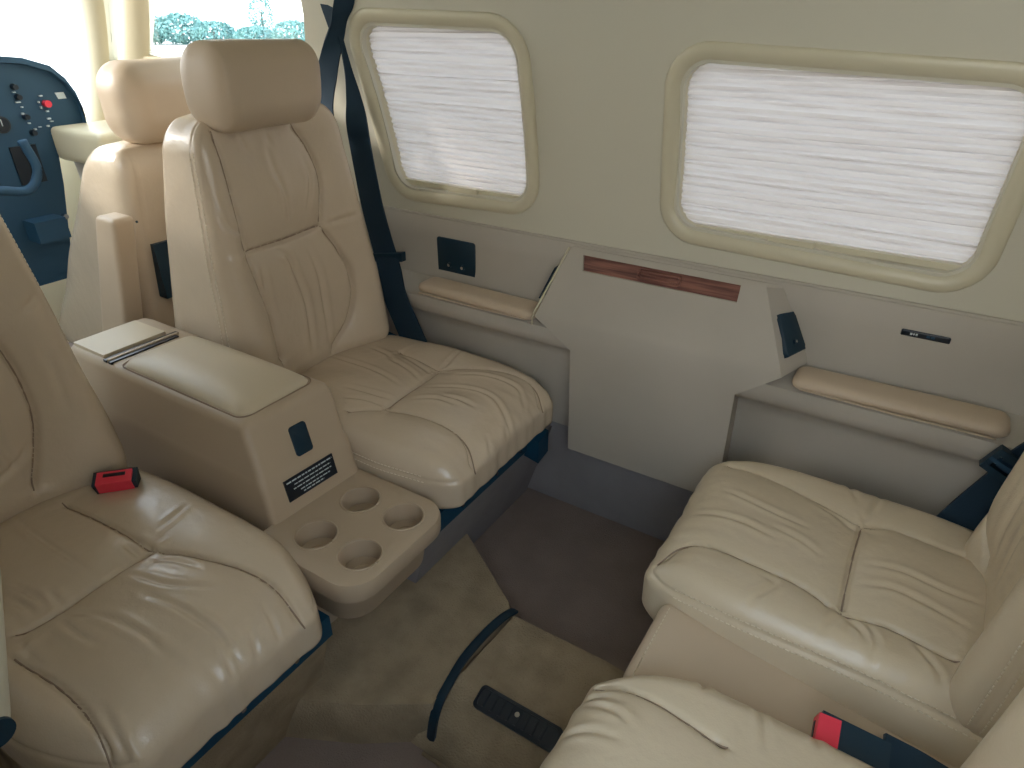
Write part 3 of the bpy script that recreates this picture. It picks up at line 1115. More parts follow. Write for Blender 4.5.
CREASE_C=[('S',[(0.034,1.101),(0.033,1.023),(0.035,0.945),(0.038,0.876)]),
 ('S',[(0.034,1.101),(-0.018,1.120),(-0.084,1.144),(-0.144,1.160),(-0.228,1.170)]),
 ('S',[(0.038,0.876),(-0.017,0.896),(-0.100,0.903),(-0.175,0.909),(-0.223,0.894),(-0.247,0.845)]),
 ('S',[(0.038,0.876),(0.096,0.884),(0.153,0.879),(0.199,0.877)]),
 ('S',[(0.034,1.101),(0.081,1.122),(0.148,1.121),(0.218,1.123)]),
 ('W',[(0.033,1.105),(0.045,1.160),(0.053,1.223)]),
 ('W',[(0.038,0.876),(0.027,0.845),(0.019,0.812)]),
 ('W',[(-0.097,1.002),(-0.052,0.994),(-0.013,0.976)]),
 ('W',[(0.057,0.997),(0.107,1.007),(0.168,1.003),(0.223,1.008)]),
 ('W',[(0.051,0.945),(0.099,0.960),(0.159,0.953),(0.205,0.944)]),
 ('W',[(0.074,0.874),(0.088,0.842),(0.091,0.806)]),
 ('W',[(0.044,0.870),(0.071,0.849),(0.082,0.812)]),
 ('W',[(-0.200,1.062),(-0.115,1.044),(-0.046,1.035)]),
 ('W',[(-0.231,0.984),(-0.153,0.986),(-0.083,0.974)]),
 ('W',[(-0.081,0.882),(-0.062,0.873),(-0.089,0.814)]),
 ('W',[(-0.011,1.261),(-0.004,1.217),(0.020,1.158)]),
 ('W',[(0.137,0.873),(0.167,0.841),(0.176,0.815)]),
 ('W',[(-0.057,1.124),(0.000,1.097),(0.028,1.076)])]
CREASE_D=[('S',[(-0.233,0.572),(-0.191,0.575),(-0.143,0.574),(-0.095,0.568),(-0.040,0.559)]),
 ('W',[(-0.113,0.661),(-0.099,0.645),(-0.095,0.621)]),
 ('W',[(-0.033,0.655),(-0.019,0.627),(-0.005,0.581)]),
 ('W',[(0.041,0.647),(0.048,0.633),(0.047,0.615)]),
 ('W',[(-0.245,0.541),(-0.216,0.553),(-0.181,0.552)]),
 ('W',[(-0.236,0.478),(-0.199,0.491),(-0.154,0.494)]),
 ('W',[(-0.233,0.537),(-0.180,0.530),(-0.151,0.517)])]
CREASE_BACK_B=[('S',[(0.871,1.041),(0.879,0.979),(0.884,0.884),(0.886,0.784)]),
 ('S',[(0.886,0.784),(0.897,0.707),(0.909,0.625),(0.909,0.505)]),
 ('S',[(0.886,0.784),(0.973,0.781),(1.047,0.782),(1.121,0.785)]),
 ('S',[(1.080,1.029),(1.116,0.971),(1.135,0.896),(1.121,0.785)]),
 ('S',[(1.121,0.785),(1.161,0.707),(1.178,0.617),(1.150,0.526),(1.081,0.461)]),
 ('W',[(1.121,0.785),(1.176,0.794),(1.226,0.796)]),
 ('W',[(0.998,1.010),(1.007,0.943),(1.022,0.878),(1.017,0.806)]),
 ('W',[(0.934,1.032),(0.940,1.011),(0.947,0.989)]),
 ('W',[(0.992,0.776),(1.008,0.698),(1.025,0.611),(1.013,0.490)]),
 ('W',[(1.056,0.772),(1.078,0.677),(1.080,0.592),(1.075,0.495)]),
 ('W',[(1.001,1.024),(1.010,1.001),(1.016,0.986)]),
 ('W',[(0.965,0.770),(0.996,0.745),(1.008,0.698)]),
 ('W',[(1.151,0.720),(1.175,0.676),(1.172,0.619)]),
 ('W',[(0.838,0.880),(0.855,0.846),(0.887,0.831)]),
 ('W',[(1.092,0.959),(1.103,0.902),(1.077,0.826)]),
 ('W',[(0.916,0.751),(0.912,0.685),(0.916,0.614)])]
CREASE_BACK_A=[('S',[(0.384,0.775),(0.397,0.716),(0.400,0.626),(0.383,0.550),(0.353,0.469)]),
 ('W',[(0.435,0.808),(0.451,0.814),(0.465,0.825)]),
 ('W',[(0.299,0.526),(0.347,0.543),(0.379,0.572)])]

def mir_back(cr):
    return [(k, [(2 * CY - a, b) for a, b in L]) for k, L in cr]


seat_b = make_seat(dict(s=1, yc=1.062, hw=0.252, nose=-0.676, hip=-1.20, top=0.452, label='tan leather rear facing seat with a large headrest, beside the left window',
                        mat='leather', crease=CREASE_B, bcrease=CREASE_BACK_B, seed=3, back=(0.522, 0.585), byc=1.050, bw=0.238, ytop=-0.022, head=(-1.262, 0.990, 1.116, 0.074, 0.135, 0.083),
                        stitch=(-1,), bstitch=(-1,), rear=(0.37, 0.145), fnar=0.11))
seat_a = make_seat(dict(s=1, yc=0.322, hw=0.225, nose=-0.672, fnar=0.22, hip=-1.20, top=0.452, label='tan leather seat in the left foreground with deep creases, cut by the picture edge', mat='leather',
                        crease=CREASE_A, bcrease=CREASE_BACK_A + mir_back(CREASE_BACK_B[5:]), seed=11, pedm='carpet', back=(0.545, 0.605), byc=0.283, ytop=-0.02, bw=0.238, head=(-1.262, 0.19, 1.122, 0.076, 0.150, 0.080), stitch=(), bstitch=(1,)))
seat_c = make_seat(dict(s=-1, yc=1.015, hw=0.222, nose=-0.264, hz=0.088, sz=0.62, hip=0.20, top=0.452, label='cream leather forward facing seat against the side wall, right of the table cabinet', mat='leather_aft',
                        crease=CREASE_C, bcrease=CREASE_BACK_B, seed=21, back=(0.442, 0.50), stitch=(-1,), bstitch=(-1,),
                        head=(0.33, 0.985, 1.126, 0.075, 0.150, 0.075), rear=(0.22, 0.12), byc=0.985, bw=0.195, drop=0.03, kick=0.0, bsx=0.078))
seat_d = make_seat(dict(s=-1, yc=0.440, hw=0.218, fnar=0.2, nose=-0.240, hip=0.20, top=0.462, label='cream leather forward facing seat at the bottom edge, nearest the camera', mat='leather_aft',
                        crease=CREASE_D, bcrease=[], seed=31, back=(0.392, 0.44), byc=0.402, bw=0.215, stitch=(), bstitch=(), rear=(0.22, 0.12), drop=0.03))
# frame lug at the window seat's corner
bm_obj('frame_lug', hexa_bm([(-0.748, 1.225, 0.235), (-0.700, 1.225, 0.225), (-0.700, 1.275, 0.235), (-0.748, 1.275, 0.245),
                             (-0.748, 1.225, 0.300), (-0.700, 1.225, 0.290), (-0.700, 1.275, 0.300), (-0.748, 1.275, 0.310)]), M['frame_blue'], seat_b, bevel=0.004)

# leather filler box between the two forward facing seats
fb = thing('seat_filler', (0.0, 0.72, 0.0), 'narrow tan leather infill box between the two forward facing seats', 'seat infill')
P, N, F = rounded_grid((0.26, 0.092, 0.17), (0.022, 0.022, 0.022), 0.008)
V = P.copy()
V[:, 0] += 0.045
V[:, 1] += 0.722
V[:, 2] = 0.228 + P[:, 2] - 0.075 * (P[:, 0] + 0.26) / 0.52 * (P[:, 2] > 0)
V[:, 0] += 0.03 * (P[:, 2] < 0) * (P[:, 0] < 0)
V += N * lump(V, 77, 12, 0.001)[:, None]
fl = mesh_np('infill_cover', V, F, M['leather_plain'], fb)
stitch_line('stitching', [(-0.196, 0.640, 0.4005), (-0.196, 0.72, 0.4005), (-0.196, 0.80, 0.4005)], M['stitch'], fl, surf=V, lift=0.0004)

# =================================================================== CENTRE CONSOLE
con = thing('centre_console', (-1.2, 0.68, 0.0), 'tan console box with padded lid between the two rear facing seats', 'console')
def cring(z, xf, y0f, y1f, y0b, y1b, xb=-1.545, r=0.016, n=5):
    # corners: back-left, front-left(port), front-right, back-right
    c = [Vector((xb, y0b)), Vector((xf, y0f)), Vector((xf + 0.012, y1f)), Vector((xb, y1b))]
    pts = []
    for i in range(4):
        p, a, b = c[i], (c[i - 1] - c[i]).normalized(), (c[(i + 1) % 4] - c[i]).normalized()
        p1, p2 = p + a * r, p + b * r
        for k in range(n + 1):
            t = k / n
            q = p1.lerp(p, t).lerp(p.lerp(p2, t), t)
            pts.append((q.x, q.y, z))
    return pts
rings = [cring(0.105, -0.865, 0.570, 0.795, 0.57, 0.80), cring(0.40, -0.898, 0.574, 0.795, 0.575, 0.80), cring(0.470, -0.912, 0.577, 0.794, 0.58, 0.80), cring(0.488, -0.9195, 0.580, 0.793, 0.583, 0.798), cring(0.492, -0.9215, 0.582, 0.792, 0.585, 0.797),
         cring(0.585, -0.941, 0.585, 0.790, 0.59, 0.79), cring(0.597, -0.947, 0.590, 0.786, 0.595, 0.786), cring(0.603, -0.958, 0.600, 0.777, 0.603, 0.776)]
bm_obj('console_body', loft_bm(rings), M['console'], con, True, sharp=50)
# front lid pad
P, N, F = rounded_grid((0.196, 0.086, 0.013), (0.03, 0.03, 0.0128), 0.006)
V = P.copy()
V[:, 2] += 0.602 + (P[:, 2] > 0) * 0.016 * (1 - (P[:, 0] / 0.196) ** 4) * (1 - (P[:, 1] / 0.086) ** 4)
V[:, 0] += -1.158
V[:, 1] += 0.688
V[:, 2] -= 0.002
mesh_np('lid_pad', V, F, M['pad'], con)
# recessed shut line round the pad
pts = [(x, y, 0.6035) for x, y in rrect(-1.356, 0.600, -0.960, 0.776, 0.024, 5)]
tube('shut_line', pts + [pts[0]], 0.0014, M['seam'], con, n=6, raw=True)
# rear lid and the sliding track between the lids
bm = bmesh.new()
bm_obj('rear_lid', box_bm((-1.530, 0.602, 0.600), (-1.412, 0.745, 0.611)), M['pad'], con, bevel=0.005, seg=3)
for k, x in enumerate((-1.399, -1.380)):
    tr = bm_obj('track_groove', box_bm((x - 0.006, 0.596, 0.600), (x + 0.005, 0.765 - 0.012 * k, 0.606)), M['dash2'], con)
bm_obj('track_rail', box_bm((-1.3935, 0.598, 0.600), (-1.3865, 0.76, 0.6085)), M['console'], con, bevel=0.001)
# latch and placard on the sloping front
def cf(y, z, d):
    x = -0.9215 - (z - 0.492) / (0.585 - 0.492) * 0.0195 if z > 0.492 else -0.898 - (z - 0.40) * 0.20
    x += 0.012 * (y - 0.58) / 0.21
    return (x + d, y, z)
ol = rrect(0.668, 0.497, 0.706, 0.558, 0.006, 4)
ol = [(y, z) for y, z in ol]
bm_obj('latch', loft_bm([[cf(y, z, 0.0) for y, z in ol], [cf(y, z, 0.003) for y, z in ol], [cf(0.687 + (y - 0.687) * 0.9, 0.5275 + (z - 0.5275) * 0.94, 0.0045) for y, z in ol]]), M['navy'], con, True, sharp=50)
pl = box_bm((0, 0, 0), (1, 1, 1))
q = [(0.620, 0.426), (0.738, 0.426), (0.738, 0.470), (0.620, 0.470)]
pl = loft_bm([[cf(y, z, -0.004) for y, z in q], [cf(y, z, 0.0022) for y, z in q]])
plc = bm_obj('placard', pl, M['dash2'], con)
g = np.random.default_rng(5)
bm = bmesh.new()
for row, (z, a, b) in enumerate([(0.4625, 0.625, 0.734), (0.4540, 0.640, 0.728), (0.4460, 0.636, 0.730), (0.4380, 0.650, 0.722), (0.4315, 0.655, 0.705)]):
    y = a
    while y < b:
        w = g.uniform(0.004, 0.012)
        hh = 0.0020 if row else 0.0026
        e = min(y + w, b)
        hexa_bm([cf(y, z, 0.0022), cf(e, z, 0.0022), cf(e, z, 0.0028), cf(y, z, 0.0028), cf(y, z + hh, 0.0022), cf(e, z + hh, 0.0022), cf(e, z + hh, 0.0028), cf(y, z + hh, 0.0028)], bm)
        y = e + 0.0022
bm_obj('placard_print', bm, M['white'], plc)

# cup holder tray in front of the console
tray = thing('cup_holder_tray', (-0.78, 0.665, 0.27), 'tan moulded tray with four round cup holders in front of the console box', 'cup holder')
def tring(x1, y0, y1, z, r, x0=-0.905):
    return [(x, y, z) for x, y in rrect(x0, y0, x1, y1, (0.004, r, r, 0.004), 9)]
rings = [tring(-0.715, 0.575, 0.755, 0.258, 0.045), tring(-0.698, 0.562, 0.770, 0.264, 0.055), tring(-0.686, 0.552, 0.780, 0.280, 0.055), tring(-0.675, 0.546, 0.786, 0.345, 0.055), tring(-0.669, 0.541, 0.790, 0.3525, 0.055),
         tring(-0.654, 0.531, 0.800, 0.354, 0.058), tring(-0.650, 0.529, 0.802, 0.360, 0.060), tring(-0.648, 0.530, 0.801, 0.390, 0.060), tring(-0.650, 0.533, 0.798, 0.397, 0.058), tring(-0.656, 0.540, 0.792, 0.400, 0.054)]
tb = bm_obj('tray_body', loft_bm(rings), M['console'], tray, True, sharp=50)
bpy.context.view_layer.update()
cups = [(-0.818, 0.722), (-0.712, 0.729), (-0.815, 0.602), (-0.710, 0.608)]
cs = []
for x, y in cups:
    cs.append(bm_obj('cutter', cyl_bm((x, y, 0.362), (0, 0, 1), 0.0352, 0.06, 40, r2=0.0395), None))
cut(tb, cs)
resharp(tb, 40)
for x, y in cups:
    # rolled rim and floor ring of each well
    pts = [(x + 0.0392 * math.cos(a), y + 0.0392 * math.sin(a), 0.3998) for a in np.linspace(0, 2 * math.pi, 41)]
    w = tube('cup_well', pts, 0.0022, M['console'], tray, n=8, raw=True)
    pts = [(x + 0.015 * math.cos(a), y + 0.015 * math.sin(a), 0.3622) for a in np.linspace(0, 2 * math.pi, 25)]
    tube('well_ring', pts, 0.0012, M['console'], w, n=6, raw=True)

# =================================================================== SEAT BELTS AND BUCKLES
def buckle(name, c, fwd, up, size, label, group=None, web=None, web_w=0.045, bt=0.45):
    """buckle head with a red press button; fwd = towards the button end"""
    f = Vector(fwd).normalized()
    u = Vector(up)
    u = (u - f * u.dot(f)).normalized()
    r = f.cross(u)
    c = Vector(c)
    L, W_, H = size
    o = thing(name, c, label, 'seat belt buckle', group)
    def P(a, b, d):
        return tuple(c + f * a + r * b + u * d)
    bm = hexa_bm([P(-L, -W_ * 0.8, -H), P(L, -W_, -H), P(L, W_, -H), P(-L, W_ * 0.8, -H), P(-L, -W_ * 0.8, H), P(L, -W_, H), P(L, W_, H), P(-L, W_ * 0.8, H)])
    b = bm_obj('buckle_housing', bm, M['navy'], o, bevel=0.004, seg=3)
    bm = hexa_bm([P(L * bt, -W_ * 0.8, H * 0.2), P(L + 0.004, -W_ * 0.8, -H * 0.7), P(L + 0.004, W_ * 0.8, -H * 0.7), P(L * bt, W_ * 0.8, H * 0.2),
                  P(L * bt, -W_ * 0.8, H + 0.0025), P(L + 0.004, -W_ * 0.8, H + 0.001), P(L + 0.004, W_ * 0.8, H + 0.001), P(L * bt, W_ * 0.8, H + 0.0025)])
    pb = bm_obj('press_button', bm, M['red'], b, bevel=0.002)
    bm_obj('latch_slot', hexa_bm([P(L + 0.0035, -W_ * 0.5, -H * 0.35), P(L + 0.005, -W_ * 0.5, -H * 0.35), P(L + 0.005, W_ * 0.5, -H * 0.35), P(L + 0.0035, W_ * 0.5, -H * 0.35),
                                  P(L + 0.0035, -W_ * 0.5, H * 0.1), P(L + 0.005, -W_ * 0.5, H * 0.1), P(L + 0.005, W_ * 0.5, H * 0.1), P(L + 0.0035, W_ * 0.5, H * 0.1)]), M['dash2'], pb)
    if web:
        ribbon('webbing', web, [tuple(r)] * len(web), web_w, M['web'], o, 0.004)
    return o


buckle('seat_belt_buckle', (0.088, 0.684, 0.412), (-1, -0.12, 0.10), (0, -0.35, 1), (0.042, 0.024, 0.016), 'buckle with a red button on a dark strap between the two forward facing seats', None,
       [(0.125, 0.694, 0.408), (0.18, 0.700, 0.395), (0.25, 0.708, 0.365), (0.32, 0.715, 0.31)], 0.06)
buckle('seat_belt_buckle', (-1.192, 0.462, 0.446), (0.25, -0.20, 0.9), (0.62, -0.55, 0.1), (0.034, 0.038, 0.016), 'buckle with a red button standing between the left foreground seat and the console', None,
       [(-1.205, 0.470, 0.42), (-1.23, 0.490, 0.38), (-1.24, 0.510, 0.30)], 0.085, 0.35)

# belt of the window seat: a shoulder strap twisting down behind the seat and the lap run to the hip
sb = thing('seat_belt', (-1.2, 1.33, 0.40), 'dark blue seat belt hanging beside the rear facing seat in front of the left window', 'seat belt')
yb = 1.312
ribbon('shoulder_strap', [(-1.270, 1.300, 1.42), (-1.285, 1.306, 1.33), (-1.300, 1.310, 1.27), (-1.330, 1.312, 1.222), (-1.366, 1.310, 1.155), (-1.395, 1.305, 1.09), (-1.405, 1.300, 1.035), (-1.385, 1.285, 0.975), (-1.37, 1.27, 0.88)],
       [(1, 0.1, 0), (1, 0.2, 0), (0.9, 0.4, 0), (0.35, 1, 0.2), (0.95, 0.3, 0.1), (1, 0.1, 0.05), (1, 0, 0), (1, 0, 0), (1, 0, 0)], [0.05, 0.05, 0.05, 0.045, 0.056, 0.075, 0.07, 0.06, 0.05], M['web'], sb)
ribbon('spare_loop', [(-1.345, 1.322, 1.42), (-1.375, 1.328, 1.30), (-1.365, 1.330, 1.23), (-1.345, 1.324, 1.18)],
       [(1, 0.2, 0), (1, 0.1, 0.2), (0.8, 0.1, 0.3), (0.5, 0.5, 0.2)], [0.05, 0.05, 0.04, 0.012], M['web'], sb)
ribbon('lap_strap', [(-1.340, 1.322, 1.20), (-1.330, 1.328, 1.12), (-1.325, 1.332, 1.05), (-1.325, 1.335, 0.96), (-1.305, 1.335, 0.80), (-1.280, 1.332, 0.70), (-1.240, 1.312, 0.63), (-1.205, 1.288, 0.56), (-1.165, 1.280, 0.49), (-1.125, 1.275, 0.42)],
       [(0.1, 1, 0.05), (0.3, 1, 0.1), (0.7, 0.7, 0.1), (1, 0.1, 0.05), (1, 0, 0.1), (1, 0, 0.1), (1, 0, 0.2), (1, 0, 0.35), (1, 0, 0.3), (1, 0, 0.2)],
       [0.012, 0.02, 0.04, 0.068, 0.078, 0.082, 0.085, 0.088, 0.092, 0.095], M['web'], sb)
bm = hexa_bm([(-1.305, 1.317, 0.632), (-1.195, 1.317, 0.650), (-1.195, 1.334, 0.650), (-1.305, 1.334, 0.632),
              (-1.305, 1.317, 0.655), (-1.195, 1.317, 0.675), (-1.195, 1.334, 0.675), (-1.305, 1.334, 0.655)])
bm_obj('adjuster', bm, M['navy'], sb, bevel=0.003)
bm_obj('hip_guide', hexa_bm([(-1.30, 1.235, 0.36), (-1.20, 1.235, 0.36), (-1.20, 1.29, 0.36), (-1.30, 1.29, 0.36),
                             (-1.29, 1.245, 0.45), (-1.21, 1.245, 0.44), (-1.21, 1.285, 0.44), (-1.29, 1.285, 0.45)]), M['frame_blue'], sb, bevel=0.008)

# belt of the aft window seat
sb2 = thing('seat_belt', (0.21, 1.27, 0.34), 'dark blue lap belt with a black adjuster at the right picture edge', 'seat belt')
ribbon('lap_strap', [(0.155, 1.215, 0.372), (0.178, 1.240, 0.395), (0.204, 1.258, 0.450), (0.226, 1.262, 0.51), (0.250, 1.262, 0.58), (0.30, 1.262, 0.66), (0.36, 1.262, 0.75)],
       [(1, -0.25, -0.25), (1, -0.2, -0.3), (1, -0.1, -0.35), (1, 0, -0.45), (1, 0, -0.55), (1, 0, -0.6), (1, 0, -0.6)], [0.065, 0.075, 0.075, 0.07, 0.066, 0.06, 0.055], M['web'], sb2, 0.004)
c = Vector((0.226, 1.252, 0.555))
ax = Vector((1, 0, -0.5)).normalized()
up = Vector((0.5, 0, 1)).normalized()
for k, (a, th_) in enumerate([(0.018, 0.006), (-0.018, 0.006), (0.0, 0.0035)]):
    q = c + up * a
    w_ = 0.040
    pts = [q - ax * w_ - up * th_, q + ax * w_ - up * th_, q + ax * w_ + up * th_, q - ax * w_ + up * th_]
    bm = loft_bm([[tuple(p + Vector((0, -0.007, 0))) for p in pts], [tuple(p + Vector((0, 0.012, 0))) for p in pts]])
    bm_obj('adjuster_bar', bm, M['navy'] if k < 2 else M['dash'], sb2, bevel=0.002)
for a in (-0.036, 0.036):
    q = c + ax * a
    pts = [q - ax * 0.005 - up * 0.022, q + ax * 0.005 - up * 0.022, q + ax * 0.005 + up * 0.022, q - ax * 0.005 + up * 0.022]
    bm_obj('adjuster_side', loft_bm([[tuple(p + Vector((0, -0.006, 0))) for p in pts], [tuple(p + Vector((0, 0.010, 0))) for p in pts]]), M['navy'], sb2, bevel=0.002)
bm_obj('strap_tongue', hexa_bm([(0.125, 1.232, 0.395), (0.18, 1.215, 0.385), (0.19, 1.245, 0.385), (0.13, 1.245, 0.395), (0.13, 1.235, 0.404), (0.18, 1.22, 0.41), (0.19, 1.245, 0.41), (0.13, 1.243, 0.404)]), M['web'], sb2)

# =================================================================== PORT SIDE ARM CABINET (left picture edge)
pa = thing('side_cabinet', (-0.785, 0.02, 0.60), 'pale rounded cabinet end with a dark blue socket at the left picture edge', 'cabinet')
P, N, F = rounded_grid((0.165, 0.10, 0.105), (0.022, 0.022, 0.030), 0.008)
V = P + np.array([-0.785, 0.008, 0.728])
V[:, 1] += 0.28 * P[:, 2]
pcb = mesh_np('cabinet_body', V, F, M['wall'], pa)
bm_obj('socket', cyl_bm((-0.620, 0.066, 0.655), (1, 0, 0), 0.016, 0.004, 24), M['navy'], pa, True)
bm_obj('socket_hinge', cyl_bm((-0.620, 0.066, 0.688), (1, 0, 0), 0.009, 0.005, 20), M['navy'], pa, True)

# =================================================================== COCKPIT
# copilot seat seen from behind
cp = thing('pilot_seat', (-1.8, 1.10, 0.0), 'tan leather cockpit seat seen from behind, with a folded armrest and a dark back pocket', 'seat')
P, N, F = rounded_grid((0.10, 0.20, 0.34), (0.05, 0.035, 0.07), 0.008)
def wcp(P):
    q = (P[:, 2] + 0.34) / 0.68
    u = (P[:, 0] / 0.10 + 1) / 2
    W = np.empty_like(P)
    rear = -1.83 + 0.10 * q
    dep = 0.63 - 0.46 * q
    W[:, 0] = rear - (1 - u) * dep
    W[:, 1] = 1.098 + P[:, 1] * (1.02 - 0.12 * q ** 2)
    W[:, 2] = 0.26 + q * 0.68 + 0.01 * (1 - (P[:, 1] / 0.2) ** 2) * q
    return W
W = wcp(P)
e = lump(W, 51, 12, 0.002) - 0.003 * np.exp(-((np.abs(P[:, 1]) - 0.150) / 0.004) ** 2) * (N[:, 0] > 0.3)
mesh_np('backrest', wcp(P + N * e[:, None]), F, M['leather'], cp)
P, N, F = rounded_grid((0.085, 0.165, 0.100), (0.07, 0.065, 0.075), 0.008)
V = P + np.array([-1.785, 1.120, 1.044])
V += N * lump(V, 53, 12, 0.003)[:, None]
mesh_np('headrest', V, F, M['leather_plain'], cp)
P, N, F = rounded_grid((0.22, 0.20, 0.06), (0.06, 0.05, 0.05), 0.012)
mesh_np('seat_cushion', P + np.array([-2.09, 1.115, 0.34]), F, M['leather'], cp)
bm_obj('seat_frame', box_bm((-2.27, 0.95, 0.0), (-1.90, 1.28, 0.285)), M['frame_blue'], cp, bevel=0.01)
bm_obj('back_pocket', box_bm((-1.83, 0.955, 0.545), (-1.750, 1.14, 0.700)), M['navy'], cp, bevel=0.02, seg=4)
P, N, F = rounded_grid((0.042, 0.028, 0.235), (0.012, 0.010, 0.014), 0.006)
V = P.copy()
V[:, 0] = -1.70 + P[:, 0] - 0.06 * (1 - (P[:, 2] + 0.235) / 0.47) * (P[:, 0] < 0) - 0.15 * (1 - (P[:, 2] + 0.235) / 0.47)
V[:, 1] += 0.852
V[:, 2] += 0.575
fa = mesh_np('folded_armrest', V, F, M['leather_plain'], cp)
bm_obj('hinge_button', cyl_bm((-1.690, 0.895, 0.785), (0.6, 0.6, 0.3), 0.003, 0.004, 10), M['navy'], fa, True)

# instrument panel
ip = thing('instrument_panel', (-2.6, 0.68, 0.3), 'dark blue instrument panel with gauges, switches and a control yoke in the cockpit', 'instrument panel')
topc = [(0.12, 0.98), (0.30, 1.07), (0.50, 1.115), (0.68, 1.130), (0.90, 1.130), (1.05, 1.124), (1.15, 1.112), (1.225, 1.085), (1.262, 1.045), (1.283, 1.00), (1.292, 0.95), (1.288, 0.905), (1.26, 0.895), (1.190, 0.90)]
out = [(0.12, 0.40)] + topc + [(1.165, 0.72), (1.13, 0.55), (1.10, 0.40)]
out = list(reversed(out))
bm = loft_bm([[(-2.66, y, z) for y, z in out], [(-2.60, y, z) for y, z in out]])
bm_obj('panel_face', bm, M['dash'], ip, bevel=0.008, seg=3)
tp = [(y, z) for y, z in topc[:12]]
hd = loft_bm([[(-2.66, y, z) for y, z in tp] + [(-2.66, y, z - 0.02) for y, z in reversed(tp)], [(-2.575, y, z + 0.006) for y, z in tp] + [(-2.575, y, z - 0.012) for y, z in reversed(tp)]])
bm_obj('glare_shield', hd, M['dash'], ip, True, sharp=60)
gx = -2.600
for (y, z, r) in [(0.95, 1.04, 0.036), (0.95, 0.95, 0.036), (0.86, 1.04, 0.036), (0.86, 0.95, 0.036), (1.035, 0.93, 0.026), (0.77, 0.99, 0.04)]:
    g_ = bm_obj('gauge', cyl_bm((gx, y, z), (1, 0, 0), r, 0.010, 28), M['dash2'], ip, True)
    bm_obj('gauge_glass', cyl_bm((gx + 0.010, y, z), (1, 0, 0), r * 0.82, 0.002, 24), M['glass_dark'], g_, True)
    bm_obj('needle', box_bm((gx + 0.0125, y - 0.0012, z - 0.004), (gx + 0.0135, y + 0.0012, z + r * 0.65)), M['white'], g_)
bm_obj('warning_handle', cyl_bm((gx, 1.187, 0.978), (1, 0, 0), 0.011, 0.022, 18), M['red'], ip, True)
for (y, z, w_, h_) in [(1.178, 1.003, 0.009, 0.004), (1.166, 0.985, 0.0035, 0.006), (1.168, 0.968, 0.0035, 0.008), (1.184, 0.955, 0.008, 0.005),
                       (1.182, 0.932, 0.010, 0.005), (1.188, 0.923, 0.008, 0.003), (1.172, 0.910, 0.007, 0.005), (1.184, 0.897, 0.006, 0.006), (1.180, 0.885, 0.009, 0.004),
                       (1.118, 0.925, 0.006, 0.004), (1.130, 0.905, 0.006, 0.005), (1.146, 0.910, 0.008, 0.002), (1.105, 0.99, 0.014, 0.003), (1.108, 0.955, 0.006, 0.006), (1.112, 0.975, 0.005, 0.004), (1.103, 1.02, 0.008, 0.003)]:
    bm_obj('switch', box_bm((gx, y - w_ / 2, z - h_ / 2), (gx + 0.009, y + w_ / 2, z + h_ / 2)), M['white'], ip)
for (y, z) in [(1.108, 1.035), (1.110, 1.005), (1.114, 0.945), (1.120, 0.895)]:
    bm_obj('knob', cyl_bm((gx, y, z), (1, 0, 0), 0.010, 0.018, 16, r2=0.008), M['dash2'], ip, True)
lb = bm_obj('pale_placard', hexa_bm([(gx, 1.232, 0.988), (gx, 1.258, 0.988), (gx + 0.003, 1.258, 0.988), (gx + 0.003, 1.232, 0.988),
                                    (gx, 1.226, 1.008), (gx, 1.254, 1.008), (gx + 0.003, 1.254, 1.008), (gx + 0.003, 1.226, 1.008)]), M['white'], ip)
bm_obj('screen', box_bm((gx, 1.035, 0.74), (gx + 0.006, 1.115, 0.86)), M['dash2'], ip, bevel=0.003)
yk = bm_obj('yoke_shaft', cyl_bm((gx, 0.89, 0.775), (1, 0, 0), 0.016, 0.17, 16), M['dash2'], ip, True)
tube('yoke_wheel', [(-2.43, 0.77, 0.90), (-2.43, 0.755, 0.81), (-2.43, 0.80, 0.755), (-2.43, 0.89, 0.77), (-2.43, 0.98, 0.755), (-2.43, 1.025, 0.81), (-2.43, 1.01, 0.90)], 0.014, M['dash'], yk, n=10, step=0.01)
bm_obj('lower_box', box_bm((-2.60, 1.00, 0.56), (-2.52, 1.10, 0.63)), M['dash'], ip, bevel=0.01)
for y in (1.105, 1.13):
    bm_obj('lower_knob', cyl_bm((gx, y, 0.615), (1, 0, 0), 0.009, 0.02, 14), M['chrome'], ip, True)

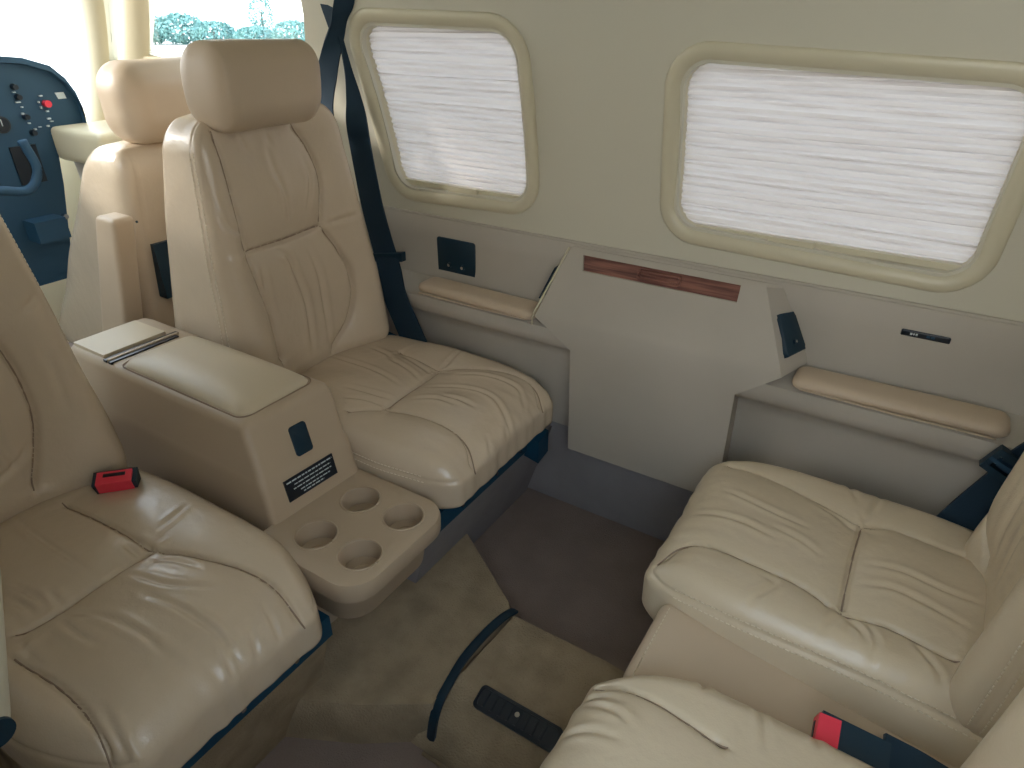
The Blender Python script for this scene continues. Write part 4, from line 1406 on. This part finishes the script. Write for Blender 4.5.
# cream shelf on the side wall at the end of the panel
P, N, F = rounded_grid((0.16, 0.115, 0.055), (0.02, 0.02, 0.02), 0.012)
V = P + np.array([-2.455, 1.290, 0.852])
V[:, 1] = np.minimum(V[:, 1], 1.4165)
tag(mesh_np('side_shelf', V, F, M['trim'], None, True, (-2.435, 1.302, 0.80)), 'cream shelf on the cockpit side wall at the end of the instrument panel', 'shelf')
bm = hexa_bm([(-2.59, 1.27, 0.0), (-2.28, 1.27, 0.0), (-2.28, 1.42, 0.0), (-2.59, 1.42, 0.0), (-2.59, 1.215, 0.800), (-2.28, 1.215, 0.800), (-2.28, 1.42, 0.800), (-2.59, 1.42, 0.800)])
tag(bm_obj('trim_9', bm, M['panel'], bevel=0.01), kind='structure')
# =================================================================== OUTSIDE
me = bm_obj('tarmac', box_bm((-260, -200, -0.95), (120, 260, -0.90)), M['ground'])
tag(me, kind='structure')
def bush(x, y, r, h, label, seed, name='hedge_bush', cat='bush', trunk=0.0, group='hedge beyond the tarmac'):
    g = np.random.default_rng(seed)
    b = thing(name, (x, y, -0.90), label, cat, group)
    V, F = [], []
    n = 1500
    for k in range(n):
        d = g.normal(size=3)
        d /= np.linalg.norm(d)
        rr = g.uniform(0.55, 1.0) ** 0.5
        c = np.array([x + d[0] * r * rr, y + d[1] * r * rr, -0.90 + trunk + h / 2 + d[2] * h / 2 * rr])
        a = g.normal(size=3)
        a /= np.linalg.norm(a)
        q = np.cross(a, g.normal(size=3))
        q /= np.linalg.norm(q)
        sz = g.uniform(0.05, 0.11) * r
        o = len(V)
        V += [c - a * sz, c - q * sz * 0.6, c + a * sz, c + q * sz * 0.6]
        F.append((o, o + 1, o + 2, o + 3))
    mesh_np('foliage', V, F, M['leaf'], b, False)
    tube('stem', [(x, y, -0.90), (x + 0.05 * r, y, -0.90 + trunk + h * 0.55)], 0.05 * r + 0.03, M['bark'], b, n=8, step=0.5)
    return b


for k, (x, y, r, h, lab) in enumerate([
        (-50.5, 31.2, 1.6, 1.9, 'round green bush far outside, just right of the cream window post'),
        (-48.6, 32.6, 1.7, 2.0, 'second green bush from the window post, far outside beyond the pale ground'),
        (-46.0, 33.3, 1.5, 1.5, 'low bush in the middle of the hedge far outside the cockpit window'),
        (-42.4, 33.9, 1.4, 1.2, 'lowest bush of the hedge, far outside above the large headrest'),
        (-38.9, 34.2, 1.4, 1.6, 'bush at the right end of the hedge far outside the cockpit window')]):
    bush(x, y, r, h, lab, 100 + k)
bush(-43.5, 35.6, 0.9, 2.6, 'slender tree rising above the hedge far outside the cockpit window', 120, 'slender_tree', 'tree', 0.6, None)
